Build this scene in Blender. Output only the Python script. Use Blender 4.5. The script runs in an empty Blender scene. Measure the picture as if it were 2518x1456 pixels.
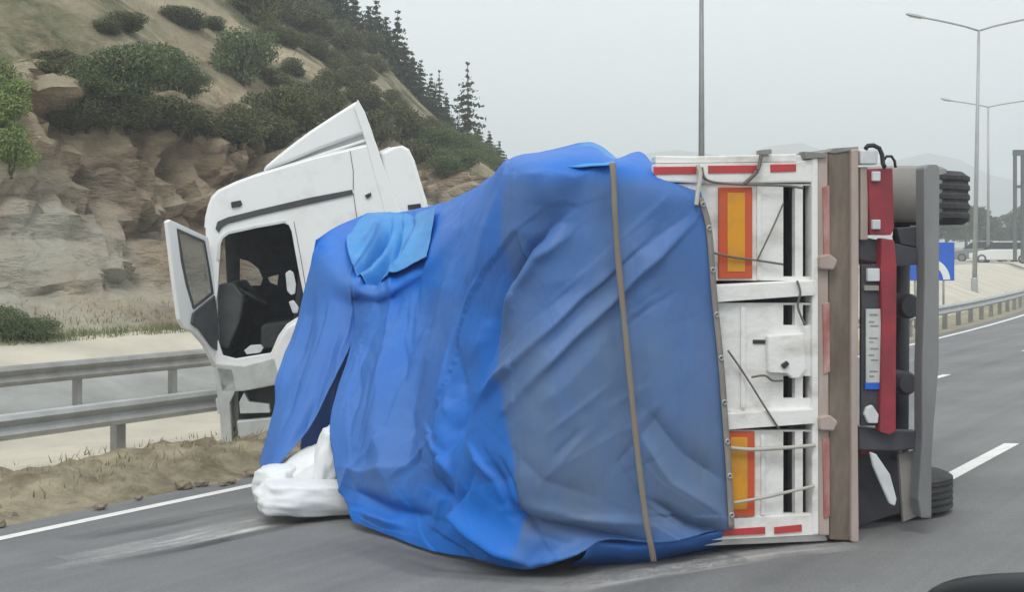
import bpy, bmesh, math, random
from mathutils import Vector, Matrix, noise
from mathutils.geometry import tessellate_polygon

random.seed(7)
SC = bpy.context.scene
COL = SC.collection
# ------------------------------------------------------------------ camera
F, CX, CY, CAMZ = 3300.0, 1259.0, 605.0, 1.8
cam_d = bpy.data.cameras.new('camera')
cam = bpy.data.objects.new('camera', cam_d); COL.objects.link(cam)
cam.location = (0, 0, CAMZ); cam.rotation_euler = (math.radians(90), 0, 0)
cam_d.sensor_width = 36.0; cam_d.lens = 36.0 * F / 2518.0
cam_d.shift_y = -(728.0 - CY) / 2518.0
cam_d.clip_start = 0.05; cam_d.clip_end = 6000
SC.camera = cam
# ------------------------------------------------------------------ world, overcast
W = bpy.data.worlds.new('World'); SC.world = W; W.use_nodes = True
nt = W.node_tree; nt.nodes.clear()
sky = nt.nodes.new('ShaderNodeTexSky'); sky.sky_type = 'NISHITA'; sky.sun_disc = False
sky.sun_elevation = math.radians(54); sky.sun_rotation = math.radians(193)
sky.air_density = 1.0; sky.dust_density = 4.0
mixw = nt.nodes.new('ShaderNodeMix'); mixw.data_type = 'RGBA'; mixw.inputs[0].default_value = 0.93
mixw.inputs[7].default_value = (10.3, 10.8, 10.85, 1)          # even cloud cover
bg = nt.nodes.new('ShaderNodeBackground'); bg.inputs[1].default_value = 0.1
ow = nt.nodes.new('ShaderNodeOutputWorld')
nt.links.new(sky.outputs[0], mixw.inputs[6]); nt.links.new(mixw.outputs[2], bg.inputs[0]); nt.links.new(bg.outputs[0], ow.inputs[0])
sun_d = bpy.data.lights.new('sun', 'SUN'); sun_d.energy = 1.5; sun_d.angle = math.radians(25); sun_d.color = (1.0, 0.97, 0.93)
sun = bpy.data.objects.new('sun', sun_d); COL.objects.link(sun)
# light comes from above and behind the camera's left shoulder
sdir = Vector((0.14, 0.62, -0.88)).normalized()
sun.rotation_euler = sdir.to_track_quat('-Z', 'Y').to_euler()
sun.location = (-20, -30, 60)
SC.view_settings.view_transform = 'Standard'; SC.view_settings.look = 'None'
SC.view_settings.exposure = 0.22; SC.view_settings.gamma = 1.0

# ------------------------------------------------------------------ helpers
def ray(px, py): return Vector(((px - CX) / F, 1.0, -(py - CY) / F))
def at(px, py, Y): return Vector((0, 0, CAMZ)) + ray(px, py) * Y

RA = math.atan2(2141.0, F)
DX, DY = math.sin(RA), math.cos(RA)          # along the road
NX, NY = -DY, DX                             # to the left of the road
BANK = 0.0668
def off(t):
    if t < 25: return 0.0
    if t < 60: return 0.0016 * (t - 25) ** 2
    return 1.96 + 0.112 * (t - 60)
def road(t, q, dz=0.0):
    s = q + off(t)
    return Vector((DX * t + NX * s, DY * t + NY * s, -BANK * q + dz))
def to_tq(p):
    t = DX * p[0] + DY * p[1]; return t, NX * p[0] + NY * p[1] - off(t)
def ground_px(px, py):
    r = ray(px, py); nn = NX * r.x + NY
    return Vector((0, 0, CAMZ)) + r * (CAMZ / (-r.z - BANK * nn))

def node_mat(name):
    m = bpy.data.materials.new(name); m.use_nodes = True
    return m, m.node_tree, m.node_tree.nodes['Principled BSDF']
def pmat(name, c1, c2=None, scale=4.0, rough=0.6, bump=0.0, metal=0.0, bscale=None, lo=0.35, hi=0.65, stretch=None, spec=0.5, coat=0.0, detail=6.0):
    m, t, b = node_mat(name)
    b.inputs['Roughness'].default_value = rough; b.inputs['Metallic'].default_value = metal
    b.inputs['Specular IOR Level'].default_value = spec
    b.inputs['Coat Weight'].default_value = coat
    b.inputs['Base Color'].default_value = (*c1, 1)
    tc = t.nodes.new('ShaderNodeTexCoord'); mp = t.nodes.new('ShaderNodeMapping')
    t.links.new(tc.outputs['Object'], mp.inputs[0])
    if stretch: mp.inputs['Scale'].default_value = stretch
    if c2:
        n = t.nodes.new('ShaderNodeTexNoise'); n.inputs['Scale'].default_value = scale; n.inputs['Detail'].default_value = detail
        n.inputs['Roughness'].default_value = 0.62
        r = t.nodes.new('ShaderNodeValToRGB')
        r.color_ramp.elements[0].position = lo; r.color_ramp.elements[0].color = (*c1, 1)
        r.color_ramp.elements[1].position = hi; r.color_ramp.elements[1].color = (*c2, 1)
        t.links.new(mp.outputs[0], n.inputs['Vector']); t.links.new(n.outputs['Fac'], r.inputs[0]); t.links.new(r.outputs[0], b.inputs['Base Color'])
    if bump:
        n2 = t.nodes.new('ShaderNodeTexNoise'); n2.inputs['Scale'].default_value = bscale or scale * 4; n2.inputs['Detail'].default_value = 5
        bp = t.nodes.new('ShaderNodeBump'); bp.inputs['Strength'].default_value = bump; bp.inputs['Distance'].default_value = 0.03
        t.links.new(mp.outputs[0], n2.inputs['Vector']); t.links.new(n2.outputs['Fac'], bp.inputs['Height']); t.links.new(bp.outputs[0], b.inputs['Normal'])
    return m
def glass_mat(name, tint, alpha=0.35, rough=0.05):
    m, t, b = node_mat(name)
    b.inputs['Base Color'].default_value = (*tint, 1); b.inputs['Roughness'].default_value = rough
    b.inputs['Alpha'].default_value = alpha
    return m

def thing(name, label, cat, loc=(0, 0, 0), group=None):
    o = bpy.data.objects.new(name, None); COL.objects.link(o); o.location = loc
    o.empty_display_size = 0.2
    return tag(o, label, cat, group)
def tag(o, label=None, cat=None, group=None, kind=None):
    if label: o['label'] = label
    if cat: o['category'] = cat
    if group: o['group'] = group
    if kind: o['kind'] = kind
    return o
def wloc(o):
    v = Vector((0, 0, 0))
    while o is not None: v = v + o.location; o = o.parent
    return v
def obj(name, verts, faces, mat, parent=None, origin=None, smooth=False, bevel=0.0, solid=0.0):
    """one mesh object from world-space vertices"""
    base = wloc(parent) if parent else Vector((0, 0, 0))
    org = Vector(origin) if origin is not None else (base if parent else Vector((0, 0, 0)))
    me = bpy.data.meshes.new(name)
    me.from_pydata([tuple(Vector(v) - org) for v in verts], [], faces)
    me.materials.append(mat)
    o = bpy.data.objects.new(name, me); COL.objects.link(o)
    o.location = org - base
    if parent: o.parent = parent
    bm = bmesh.new(); bm.from_mesh(me); bmesh.ops.recalc_face_normals(bm, faces=bm.faces); bm.to_mesh(me); bm.free()
    if smooth:
        for p in me.polygons: p.use_smooth = True
    if solid:
        s = o.modifiers.new('solid', 'SOLIDIFY'); s.thickness = solid; s.offset = 0
    if bevel:
        s = o.modifiers.new('bevel', 'BEVEL'); s.width = bevel; s.segments = 2; s.limit_method = 'ANGLE'; s.angle_limit = math.radians(40)
        s.harden_normals = False
    return o
def copy_tree(o, parent=None):
    c = o.copy(); COL.objects.link(c)
    if parent is not None: c.parent = parent
    for ch in [x for x in o.children]: copy_tree(ch, c)
    return c

class Plane:
    """a vertical working plane in the scene: a runs along e1, b is height, w goes away along the normal"""
    def __init__(s, p0, e1, nrm): s.p0, s.e1, s.n = Vector(p0), Vector(e1), Vector(nrm)
    def px(s, x, y, w=0.0):
        r = ray(x, y); c = Vector((0, 0, CAMZ)); q = s.p0 + s.n * w
        return c + r * ((q - c).dot(s.n) / r.dot(s.n))
    def ab(s, x, y, w=0.0):
        p = s.px(x, y, w) - s.p0; return p.dot(s.e1), p.z
    def pt(s, a, b, w): return s.p0 + s.e1 * a + Vector((0, 0, b)) + s.n * w

def prism(pl, outer, holes, w0, w1):
    """vertices and faces of a plate with holes, between depths w0 and w1, outline given as (a, b)"""
    loops = [outer] + list(holes)
    tris = tessellate_polygon([[Vector((a, b, 0)) for a, b in l] for l in loops])
    flat = [p for l in loops for p in l]
    n = len(flat)
    vs = [pl.pt(a, b, w0) for a, b in flat] + [pl.pt(a, b, w1) for a, b in flat]
    fs = [tuple(t) for t in tris] + [tuple(i + n for i in reversed(t)) for t in tris]
    k = 0
    for l in loops:
        m = len(l)
        for i in range(m):
            j = (i + 1) % m
            fs.append((k + i, k + j, k + j + n, k + i + n))
        k += m
    return vs, fs
def slab(name, pl, outer, w0, w1, mat, parent, holes=(), bevel=0.008, ref=None):
    """plate whose outline was measured on the working plane (depth ref, or its own front)"""
    r = w0 if ref is None else ref
    vs, fs = prism(pl, [pl.ab(x, y, r) for x, y in outer], [[pl.ab(x, y, r) for x, y in h] for h in holes], w0, w1)
    return obj(name, vs, fs, mat, parent, bevel=bevel)
def rect(x0, y0, x1, y1): return [(x0, y0), (x1, y0), (x1, y1), (x0, y1)]
def strip(name, pl, line, w0, w1, mat, parent, solid=0.05):
    pts = [pl.ab(x, y) for x, y in line]; vs, fs = [], []
    for a, b in pts: vs += [pl.pt(a, b, w0), pl.pt(a, b, w1)]
    for i in range(len(pts) - 1): fs.append((2*i, 2*i+1, 2*i+3, 2*i+2))
    return obj(name, vs, fs, mat, parent, solid=solid)
def tube_geo(pts, r, seg=8, caps=True, radii=None):
    pts = [Vector(p) for p in pts]; vs, fs = [], []
    up = Vector((0, 0, 1))
    for i, p in enumerate(pts):
        d = (pts[min(i+1, len(pts)-1)] - pts[max(i-1, 0)]).normalized()
        ref = up if abs(d.z) < 0.9 else Vector((1, 0, 0))
        a = d.cross(ref).normalized(); b = d.cross(a)
        rr = radii[i] if radii else r
        for k in range(seg):
            th = 2*math.pi*k/seg; vs.append(p + a*math.cos(th)*rr + b*math.sin(th)*rr)
    for i in range(len(pts)-1):
        for k in range(seg):
            fs.append((i*seg+k, i*seg+(k+1) % seg, (i+1)*seg+(k+1) % seg, (i+1)*seg+k))
    if caps:
        fs.append(tuple(range(seg))[::-1]); fs.append(tuple((len(pts)-1)*seg+k for k in range(seg)))
    return vs, fs
def tube(name, pts, r, mat, parent=None, seg=8, origin=None, radii=None):
    vs, fs = tube_geo(pts, r, seg, True, radii)
    return obj(name, vs, fs, mat, parent, origin=origin, smooth=True)
def lathe_geo(prof, c, ax, seg=32):
    """prof = (radius, along) pairs revolved about the axis ax through c"""
    ax = Vector(ax).normalized(); ref = Vector((0, 0, 1)) if abs(ax.z) < 0.9 else Vector((1, 0, 0))
    a = ax.cross(ref).normalized(); b = ax.cross(a); vs, fs = [], []
    for r, h in prof:
        for k in range(seg):
            th = 2*math.pi*k/seg; vs.append(Vector(c) + ax*h + (a*math.cos(th) + b*math.sin(th))*r)
    for i in range(len(prof)-1):
        for k in range(seg): fs.append((i*seg+k, i*seg+(k+1) % seg, (i+1)*seg+(k+1) % seg, (i+1)*seg+k))
    return vs, fs
def smooth01(x, a, b):
    x = max(0.0, min(1.0, (x-a)/(b-a))); return x*x*(3-2*x)
def interp(tab, x):
    if x <= tab[0][0]: return tab[0][1]
    for (x0, y0), (x1, y1) in zip(tab, tab[1:]):
        if x <= x1: return y0 + (y1-y0)*(x-x0)/(x1-x0)
    return tab[-1][1]
def fbm(p, o=4): return noise.fractal(Vector(p), 1.0, 2.0, o)

# ------------------------------------------------------------------ materials
M = {}
def asphalt_mat():
    m, t, b = node_mat('worn_asphalt')
    b.inputs['Roughness'].default_value = 0.8; b.inputs['Specular IOR Level'].default_value = 0.3
    tc = t.nodes.new('ShaderNodeTexCoord')
    def nz(scale, det, stretch=(1, 1, 1), rot=0.0):
        mp = t.nodes.new('ShaderNodeMapping'); mp.vector_type = 'TEXTURE'; mp.inputs['Scale'].default_value = stretch; mp.inputs['Rotation'].default_value = (0, 0, rot)
        n = t.nodes.new('ShaderNodeTexNoise'); n.inputs['Scale'].default_value = scale; n.inputs['Detail'].default_value = det; n.inputs['Roughness'].default_value = 0.65
        t.links.new(tc.outputs['Object'], mp.inputs[0]); t.links.new(mp.outputs[0], n.inputs['Vector']); return n.outputs['Fac']
    def ramp(f, a, ca, b_, cb):
        r = t.nodes.new('ShaderNodeValToRGB'); e = r.color_ramp.elements
        e[0].position, e[0].color, e[1].position, e[1].color = a, (*ca, 1), b_, (*cb, 1); t.links.new(f, r.inputs[0]); return r.outputs[0]
    def mul(a, c, f=1.0):
        k = t.nodes.new('ShaderNodeMix'); k.data_type = 'RGBA'; k.blend_type = 'MULTIPLY'; k.inputs[0].default_value = f
        t.links.new(a, k.inputs[6]); t.links.new(c, k.inputs[7]); return k.outputs[2]
    base = ramp(nz(0.45, 9), 0.3, (0.165, 0.17, 0.175), 0.72, (0.245, 0.245, 0.245))
    tracks = ramp(nz(1.0, 5, (0.55, 16, 1), -RA), 0.34, (0.84, 0.84, 0.85), 0.66, (1.09, 1.09, 1.09))     # wear drawn out along the lanes
    grit = ramp(nz(90, 3), 0.35, (0.78, 0.78, 0.78), 0.7, (1.18, 1.18, 1.17))
    t.links.new(mul(mul(base, tracks), grit), b.inputs['Base Color'])
    bp = t.nodes.new('ShaderNodeBump'); bp.inputs['Strength'].default_value = 0.35; bp.inputs['Distance'].default_value = 0.01
    t.links.new(nz(110, 3), bp.inputs['Height']); t.links.new(bp.outputs[0], b.inputs['Normal'])
    return m
M['asphalt'] = asphalt_mat()
M['line'] = pmat('road_paint', (0.78, 0.78, 0.76), (0.55, 0.55, 0.54), 6, 0.6, lo=0.5, hi=0.8)
M['scrape'] = pmat('scraped_asphalt', (0.66, 0.655, 0.64), (0.5, 0.5, 0.49), 9, 0.85, lo=0.4, hi=0.7)
_t = M['scrape'].node_tree; _a = _t.nodes.new('ShaderNodeAttribute'); _a.attribute_name = 'cover'; _t.links.new(_a.outputs['Fac'], _t.nodes['Principled BSDF'].inputs['Alpha'])
M['skid'] = pmat('dark_rubber_smear', (0.07, 0.07, 0.072), (0.11, 0.11, 0.11), 9, 0.8, lo=0.4, hi=0.7)
_t = M['skid'].node_tree; _a = _t.nodes.new('ShaderNodeAttribute'); _a.attribute_name = 'cover'; _t.links.new(_a.outputs['Fac'], _t.nodes['Principled BSDF'].inputs['Alpha'])
M['dirt'] = pmat('dirt', (0.26, 0.235, 0.165), (0.36, 0.325, 0.24), 1.6, 0.95, 0.8, bscale=14, spec=0.1)
M['soil'] = pmat('heap_soil', (0.15, 0.125, 0.085), (0.34, 0.30, 0.21), 2.6, 0.97, 0.9, bscale=22, spec=0.1, detail=10)
M['apron'] = pmat('pale_concrete', (0.58, 0.54, 0.45), (0.46, 0.43, 0.36), 0.7, 0.9, 0.4, bscale=20, spec=0.2)
M['concrete'] = pmat('grey_concrete', (0.36, 0.37, 0.36), (0.28, 0.285, 0.275), 1.2, 0.85, 0.4, bscale=30, spec=0.2)
M['steel'] = pmat('galvanised_steel', (0.50, 0.51, 0.51), (0.40, 0.41, 0.41), 3.0, 0.5, 0.15, metal=0.35, bscale=30)
M['steel_dull'] = pmat('weathered_steel', (0.33, 0.33, 0.32), (0.24, 0.235, 0.22), 3.0, 0.6, 0.15, metal=0.3, bscale=30)
M['rust_rail'] = pmat('brownish_rail_steel', (0.20, 0.165, 0.135), (0.28, 0.25, 0.21), 3, 0.7)
M['white'] = pmat('white_truck_paint', (0.83, 0.845, 0.85), (0.58, 0.58, 0.56), 1.8, 0.34, coat=0.35, lo=0.52, hi=0.92, detail=12)
M['white_dull'] = pmat('dusty_white_paint', (0.80, 0.795, 0.78), (0.46, 0.435, 0.39), 3.2, 0.55, 0.15, bscale=14, lo=0.5, hi=0.80, detail=12, stretch=(1, 1, 1.8))
M['grey_white'] = pmat('scuffed_grey_white_paint', (0.56, 0.585, 0.575), (0.40, 0.415, 0.405), 3.2, 0.5, 0.1, bscale=18)
M['black'] = pmat('black_plastic', (0.018, 0.019, 0.021), (0.035, 0.036, 0.038), 5, 0.55)
M['strip'] = pmat('dark_grey_rubber', (0.05, 0.053, 0.06), (0.07, 0.072, 0.078), 6, 0.6)
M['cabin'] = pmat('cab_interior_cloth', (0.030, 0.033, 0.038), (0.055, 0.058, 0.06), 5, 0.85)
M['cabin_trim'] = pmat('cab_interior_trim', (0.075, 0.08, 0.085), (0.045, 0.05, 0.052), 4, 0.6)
M['pale_grey'] = pmat('pale_grey_plastic', (0.66, 0.68, 0.69), (0.55, 0.57, 0.58), 6, 0.5)
M['glass'] = glass_mat('door_glass', (0.18, 0.22, 0.20), 0.42)
M['screen'] = glass_mat('windscreen_glass', (0.15, 0.18, 0.18), 0.25)
M['mud'] = pmat('muddy_brown_bed', (0.12, 0.095, 0.075), (0.25, 0.205, 0.165), 4.5, 0.85, 0.4, bscale=20, stretch=(1, 1, 0.25))
M['pink_edge'] = pmat('dusty_pinkish_primer', (0.48, 0.40, 0.36), (0.36, 0.29, 0.255), 3.5, 0.75, stretch=(1, 1, 0.3))
M['red_tape'] = pmat('red_reflective_tape', (0.56, 0.05, 0.055), (0.42, 0.06, 0.06), 8, 0.4)
M['faded_red'] = pmat('faded_red_paint', (0.36, 0.12, 0.11), (0.50, 0.33, 0.30), 4.5, 0.7, lo=0.42, hi=0.62, stretch=(1, 1, 0.4))
M['red'] = pmat('dark_red_chassis_paint', (0.33, 0.035, 0.05), (0.20, 0.03, 0.04), 5, 0.5, detail=10)
M['orange'] = pmat('amber_reflective_sheet', (0.70, 0.31, 0.015), (0.42, 0.22, 0.06), 7, 0.45, lo=0.45, hi=0.85, detail=12)
M['orange_red'] = pmat('red_fluorescent_border', (0.62, 0.085, 0.025), (0.52, 0.10, 0.04), 6, 0.4)
M['dark'] = pmat('painted_recess_shade', (0.03, 0.032, 0.032), (0.05, 0.05, 0.048), 4, 0.9)  # near-black tone, shade of recesses put into the colour
M['navy'] = pmat('dark_blue_grey_steel', (0.035, 0.036, 0.05), (0.07, 0.068, 0.08), 4, 0.6)
M['bar'] = pmat('scuffed_grey_bar', (0.26, 0.265, 0.27), (0.18, 0.185, 0.19), 2.0, 0.5, 0.1, metal=0.2, bscale=25, stretch=(1, 1, 0.3))
M['guard'] = pmat('dusty_grey_mudguard', (0.30, 0.285, 0.27), (0.22, 0.21, 0.20), 2.5, 0.6)
M['rubber'] = pmat('tyre_rubber', (0.035, 0.037, 0.042), (0.06, 0.06, 0.062), 6, 0.8, 0.2, bscale=30)
M['rim'] = pmat('dull_wheel_rim', (0.28, 0.27, 0.26), (0.2, 0.2, 0.2), 4, 0.5, metal=0.4)
M['strap'] = pmat('faded_brown_webbing', (0.23, 0.175, 0.15), (0.22, 0.225, 0.19), 1.6, 0.85, stretch=(1, 1, 1.0))
M['hem'] = pmat('grey_brown_hem_tape', (0.22, 0.20, 0.19), (0.30, 0.27, 0.24), 4, 0.8)
M['rope'] = pmat('grey_brown_cord', (0.13, 0.115, 0.10), (0.19, 0.17, 0.15), 5, 0.9)
M['pale_rope'] = pmat('pale_cord', (0.5, 0.48, 0.44), (0.4, 0.39, 0.36), 5, 0.9)
M['sack'] = pmat('white_woven_plastic', (0.80, 0.82, 0.83), (0.68, 0.70, 0.71), 2.6, 0.5, 0.15, bscale=10)
M['blue_sign'] = pmat('blue_sign_sheet', (0.015, 0.11, 0.55), (0.02, 0.13, 0.6), 3, 0.35)
M['sign_white'] = pmat('white_sign_sheet', (0.8, 0.82, 0.84), None, rough=0.35)
M['sign_back'] = pmat('grey_sign_back', (0.35, 0.36, 0.37), None, rough=0.5, metal=0.3)
M['pole'] = pmat('lamp_pole_steel', (0.20, 0.21, 0.21), (0.26, 0.27, 0.27), 1.2, 0.5, metal=0.3)
M['pole_hazed'] = pmat('haze_paled_pole_steel', (0.42, 0.44, 0.44), (0.36, 0.38, 0.38), 1.2, 0.5, metal=0.3)  # pole steel lightened, haze put into the colour
M['gantry'] = pmat('dark_gantry_steel', (0.10, 0.115, 0.12), (0.14, 0.15, 0.155), 1.2, 0.6)
M['bark'] = pmat('bark', (0.09, 0.07, 0.05), (0.14, 0.11, 0.085), 6, 0.95, 0.4, bscale=30)
M['wood'] = pmat('pale_splintered_wood', (0.62, 0.54, 0.38), (0.5, 0.43, 0.3), 6, 0.8)
M['paint_black'] = pmat('black_car_paint', (0.008, 0.009, 0.011), None, rough=0.3, spec=0.03)
M['paint_white'] = pmat('white_car_paint', (0.78, 0.79, 0.78), None, rough=0.3, coat=0.4)
M['paint_grey'] = pmat('grey_car_paint', (0.2, 0.21, 0.22), None, rough=0.3, coat=0.4)
M['car_glass'] = pmat('dark_car_glass', (0.02, 0.024, 0.026), None, rough=0.08)
M['lamp_glass'] = pmat('lamp_lens', (0.55, 0.57, 0.57), None, rough=0.15)
M['mirror'] = pmat('mirror_glass', (0.6, 0.62, 0.64), None, rough=0.03, metal=1.0)
M['mountain'] = pmat('distant_wooded_hills', (0.07, 0.09, 0.07), (0.12, 0.125, 0.09), 0.01, 1.0, spec=0.0)

def leaf_mat(name, a, b, c=None):
    m, t, bs = node_mat(name)
    bs.inputs['Roughness'].default_value = 0.75; bs.inputs['Specular IOR Level'].default_value = 0.2
    g = t.nodes.new('ShaderNodeNewGeometry'); r = t.nodes.new('ShaderNodeValToRGB')
    r.color_ramp.elements[0].color = (*a, 1); r.color_ramp.elements[1].color = (*b, 1)
    t.links.new(g.outputs['Random Per Island'], r.inputs[0]); t.links.new(r.outputs[0], bs.inputs['Base Color'])
    return m
M['shrub'] = leaf_mat('olive_shrub_leaves', (0.06, 0.075, 0.030), (0.15, 0.155, 0.072))
M['shrub_green'] = leaf_mat('green_shrub_leaves', (0.06, 0.092, 0.038), (0.16, 0.20, 0.09))
M['shrub_bright'] = leaf_mat('fresh_green_leaves', (0.13, 0.20, 0.05), (0.27, 0.34, 0.12))
M['conifer'] = leaf_mat('conifer_needles', (0.028, 0.045, 0.026), (0.075, 0.10, 0.055))
M['far_leaf'] = leaf_mat('broadleaf_foliage', (0.05, 0.07, 0.035), (0.12, 0.145, 0.075))
M['grass'] = leaf_mat('dry_grass_blades', (0.20, 0.19, 0.095), (0.36, 0.33, 0.19))
M['grass_green'] = leaf_mat('green_grass_blades', (0.10, 0.14, 0.05), (0.24, 0.26, 0.11))

def tarp_mat():
    m, t, b = node_mat('blue_tarpaulin')
    b.inputs['Roughness'].default_value = 0.5; b.inputs['Specular IOR Level'].default_value = 0.28
    at_ = t.nodes.new('ShaderNodeAttribute'); at_.attribute_name = 'dust'
    tc = t.nodes.new('ShaderNodeTexCoord'); n = t.nodes.new('ShaderNodeTexNoise'); n.inputs['Scale'].default_value = 1.3; n.inputs['Detail'].default_value = 8
    mp = t.nodes.new('ShaderNodeMapping'); mp.inputs['Scale'].default_value = (1.6, 1.0, 0.6)
    t.links.new(tc.outputs['Object'], mp.inputs[0]); t.links.new(mp.outputs[0], n.inputs['Vector'])
    mr = t.nodes.new('ShaderNodeMapRange'); mr.inputs[1].default_value = 0.3; mr.inputs[2].default_value = 0.7; mr.inputs[3].default_value = 0.75; mr.inputs[4].default_value = 1.2
    mu = t.nodes.new('ShaderNodeMath'); mu.operation = 'MULTIPLY'; mu.use_clamp = True
    t.links.new(n.outputs['Fac'], mr.inputs[0]); t.links.new(mr.outputs[0], mu.inputs[0]); t.links.new(at_.outputs['Fac'], mu.inputs[1])
    mx = t.nodes.new('ShaderNodeMix'); mx.data_type = 'RGBA'
    mx.inputs[6].default_value = (0.010, 0.155, 0.60, 1); mx.inputs[7].default_value = (0.125, 0.175, 0.25, 1)
    t.links.new(mu.outputs[0], mx.inputs[0]); t.links.new(mx.outputs[2], b.inputs['Base Color'])
    n2 = t.nodes.new('ShaderNodeTexNoise'); n2.inputs['Scale'].default_value = 7; n2.inputs['Detail'].default_value = 4
    bp = t.nodes.new('ShaderNodeBump'); bp.inputs['Strength'].default_value = 0.35; bp.inputs['Distance'].default_value = 0.03
    n2.inputs['Scale'].default_value = 3.0; n2.inputs['Detail'].default_value = 3; n2.inputs['Distortion'].default_value = 0.6
    m2 = t.nodes.new('ShaderNodeMapping'); m2.inputs['Rotation'].default_value = (0.2, 0.75, 0.1); m2.inputs['Scale'].default_value = (2.6, 1.0, 0.7)
    rg = t.nodes.new('ShaderNodeMath'); rg.operation = 'SUBTRACT'; rg.inputs[1].default_value = 0.5; ab_ = t.nodes.new('ShaderNodeMath'); ab_.operation = 'ABSOLUTE'
    t.links.new(n2.outputs['Fac'], rg.inputs[0]); t.links.new(rg.outputs[0], ab_.inputs[0])
    t.links.new(tc.outputs['Object'], m2.inputs[0]); t.links.new(m2.outputs[0], n2.inputs['Vector']); t.links.new(ab_.outputs[0], bp.inputs['Height']); t.links.new(bp.outputs[0], b.inputs['Normal'])
    return m
M['tarp'] = tarp_mat()

def hill_mat():
    m, t, b = node_mat('rocky_hillside')
    b.inputs['Roughness'].default_value = 0.95; b.inputs['Specular IOR Level'].default_value = 0.1
    tc = t.nodes.new('ShaderNodeTexCoord'); ge = t.nodes.new('ShaderNodeNewGeometry')
    def nz(scale, stretch=(1, 1, 1), det=7, rot=(0, 0, 0)):
        mp = t.nodes.new('ShaderNodeMapping'); mp.inputs['Scale'].default_value = stretch; mp.inputs['Rotation'].default_value = rot
        n = t.nodes.new('ShaderNodeTexNoise'); n.inputs['Scale'].default_value = scale; n.inputs['Detail'].default_value = det; n.inputs['Roughness'].default_value = 0.62
        t.links.new(tc.outputs['Object'], mp.inputs[0]); t.links.new(mp.outputs[0], n.inputs['Vector']); return n.outputs['Fac']
    def ramp(fac, cols):
        r = t.nodes.new('ShaderNodeValToRGB'); e = r.color_ramp.elements
        e[0].position, e[0].color = cols[0][0], (*cols[0][1], 1); e[1].position, e[1].color = cols[-1][0], (*cols[-1][1], 1)
        for p, c in cols[1:-1]: x = e.new(p); x.color = (*c, 1)
        t.links.new(fac, r.inputs[0]); return r.outputs[0]
    def rng(v, a, b_, c=0.0, d=1.0):
        k = t.nodes.new('ShaderNodeMapRange'); k.inputs[1].default_value = a; k.inputs[2].default_value = b_; k.inputs[3].default_value = c; k.inputs[4].default_value = d
        t.links.new(v, k.inputs[0]); return k.outputs[0]
    def mix(f, a, b_):
        k = t.nodes.new('ShaderNodeMix'); k.data_type = 'RGBA'
        t.links.new(f, k.inputs[0]); t.links.new(a, k.inputs[6]); t.links.new(b_, k.inputs[7]); return k.outputs[2]
    rock = ramp(nz(0.55, (1, 1, 2.2), 9, (0.5, 0.35, 0)), [(0.28, (0.15, 0.112, 0.08)), (0.41, (0.29, 0.225, 0.16)), (0.52, (0.49, 0.38, 0.265)), (0.70, (0.66, 0.54, 0.395))])
    slabc = ramp(nz(0.3, (1, 1, 1), 8), [(0.35, (0.46, 0.445, 0.375)), (0.65, (0.58, 0.555, 0.475))])
    soil = ramp(nz(0.16), [(0.3, (0.26, 0.225, 0.155)), (0.5, (0.37, 0.32, 0.225)), (0.7, (0.52, 0.44, 0.305))])
    veg = ramp(nz(0.8, (1, 1, 1), 8), [(0.3, (0.075, 0.085, 0.042)), (0.7, (0.17, 0.175, 0.095))])
    sep = t.nodes.new('ShaderNodeSeparateXYZ'); t.links.new(tc.outputs['Object'], sep.inputs[0])
    lowf = rng(sep.outputs['Z'], 2.4, 4.2, 1.0, 0.0)
    sl = t.nodes.new('ShaderNodeMath'); sl.operation = 'MULTIPLY'; sl.use_clamp = True
    t.links.new(lowf, sl.inputs[0]); t.links.new(rng(nz(0.13), 0.42, 0.56), sl.inputs[1])
    rock2 = mix(sl.outputs[0], rock, slabc)
    nsep = t.nodes.new('ShaderNodeSeparateXYZ'); t.links.new(ge.outputs['Normal'], nsep.inputs[0])
    fl0 = rng(nsep.outputs['Z'], 0.62, 0.86)
    flm = t.nodes.new('ShaderNodeMath'); flm.operation = 'MULTIPLY'; t.links.new(fl0, flm.inputs[0]); t.links.new(rng(sep.outputs['Z'], 3.8, 5.0, 0.12, 1.0), flm.inputs[1])
    flat = flm.outputs[0]
    up = mix(rng(nz(0.22, (1, 1, 1), 9), 0.45, 0.58), soil, veg)
    highf = rng(sep.outputs['Z'], 5.2, 6.6)
    mxn = t.nodes.new('ShaderNodeMath'); mxn.operation = 'MAXIMUM'
    hr = t.nodes.new('ShaderNodeMath'); hr.operation = 'MULTIPLY'
    t.links.new(highf, hr.inputs[0]); t.links.new(rng(nz(0.12), 0.40, 0.50), hr.inputs[1])
    t.links.new(flat, mxn.inputs[0]); t.links.new(hr.outputs[0], mxn.inputs[1])
    t.links.new(mix(mxn.outputs[0], rock2, up), b.inputs['Base Color'])
    bp = t.nodes.new('ShaderNodeBump'); bp.inputs['Strength'].default_value = 1.0; bp.inputs['Distance'].default_value = 0.45
    t.links.new(nz(1.8, (1, 1, 2.6), 12, (0.5, 0.35, 0)), bp.inputs['Height']); t.links.new(bp.outputs[0], b.inputs['Normal'])
    return m
M['hill'] = hill_mat()
M['field'] = pmat('dry_field', (0.22, 0.20, 0.13), (0.14, 0.15, 0.08), 0.05, 0.95, spec=0.1)

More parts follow.
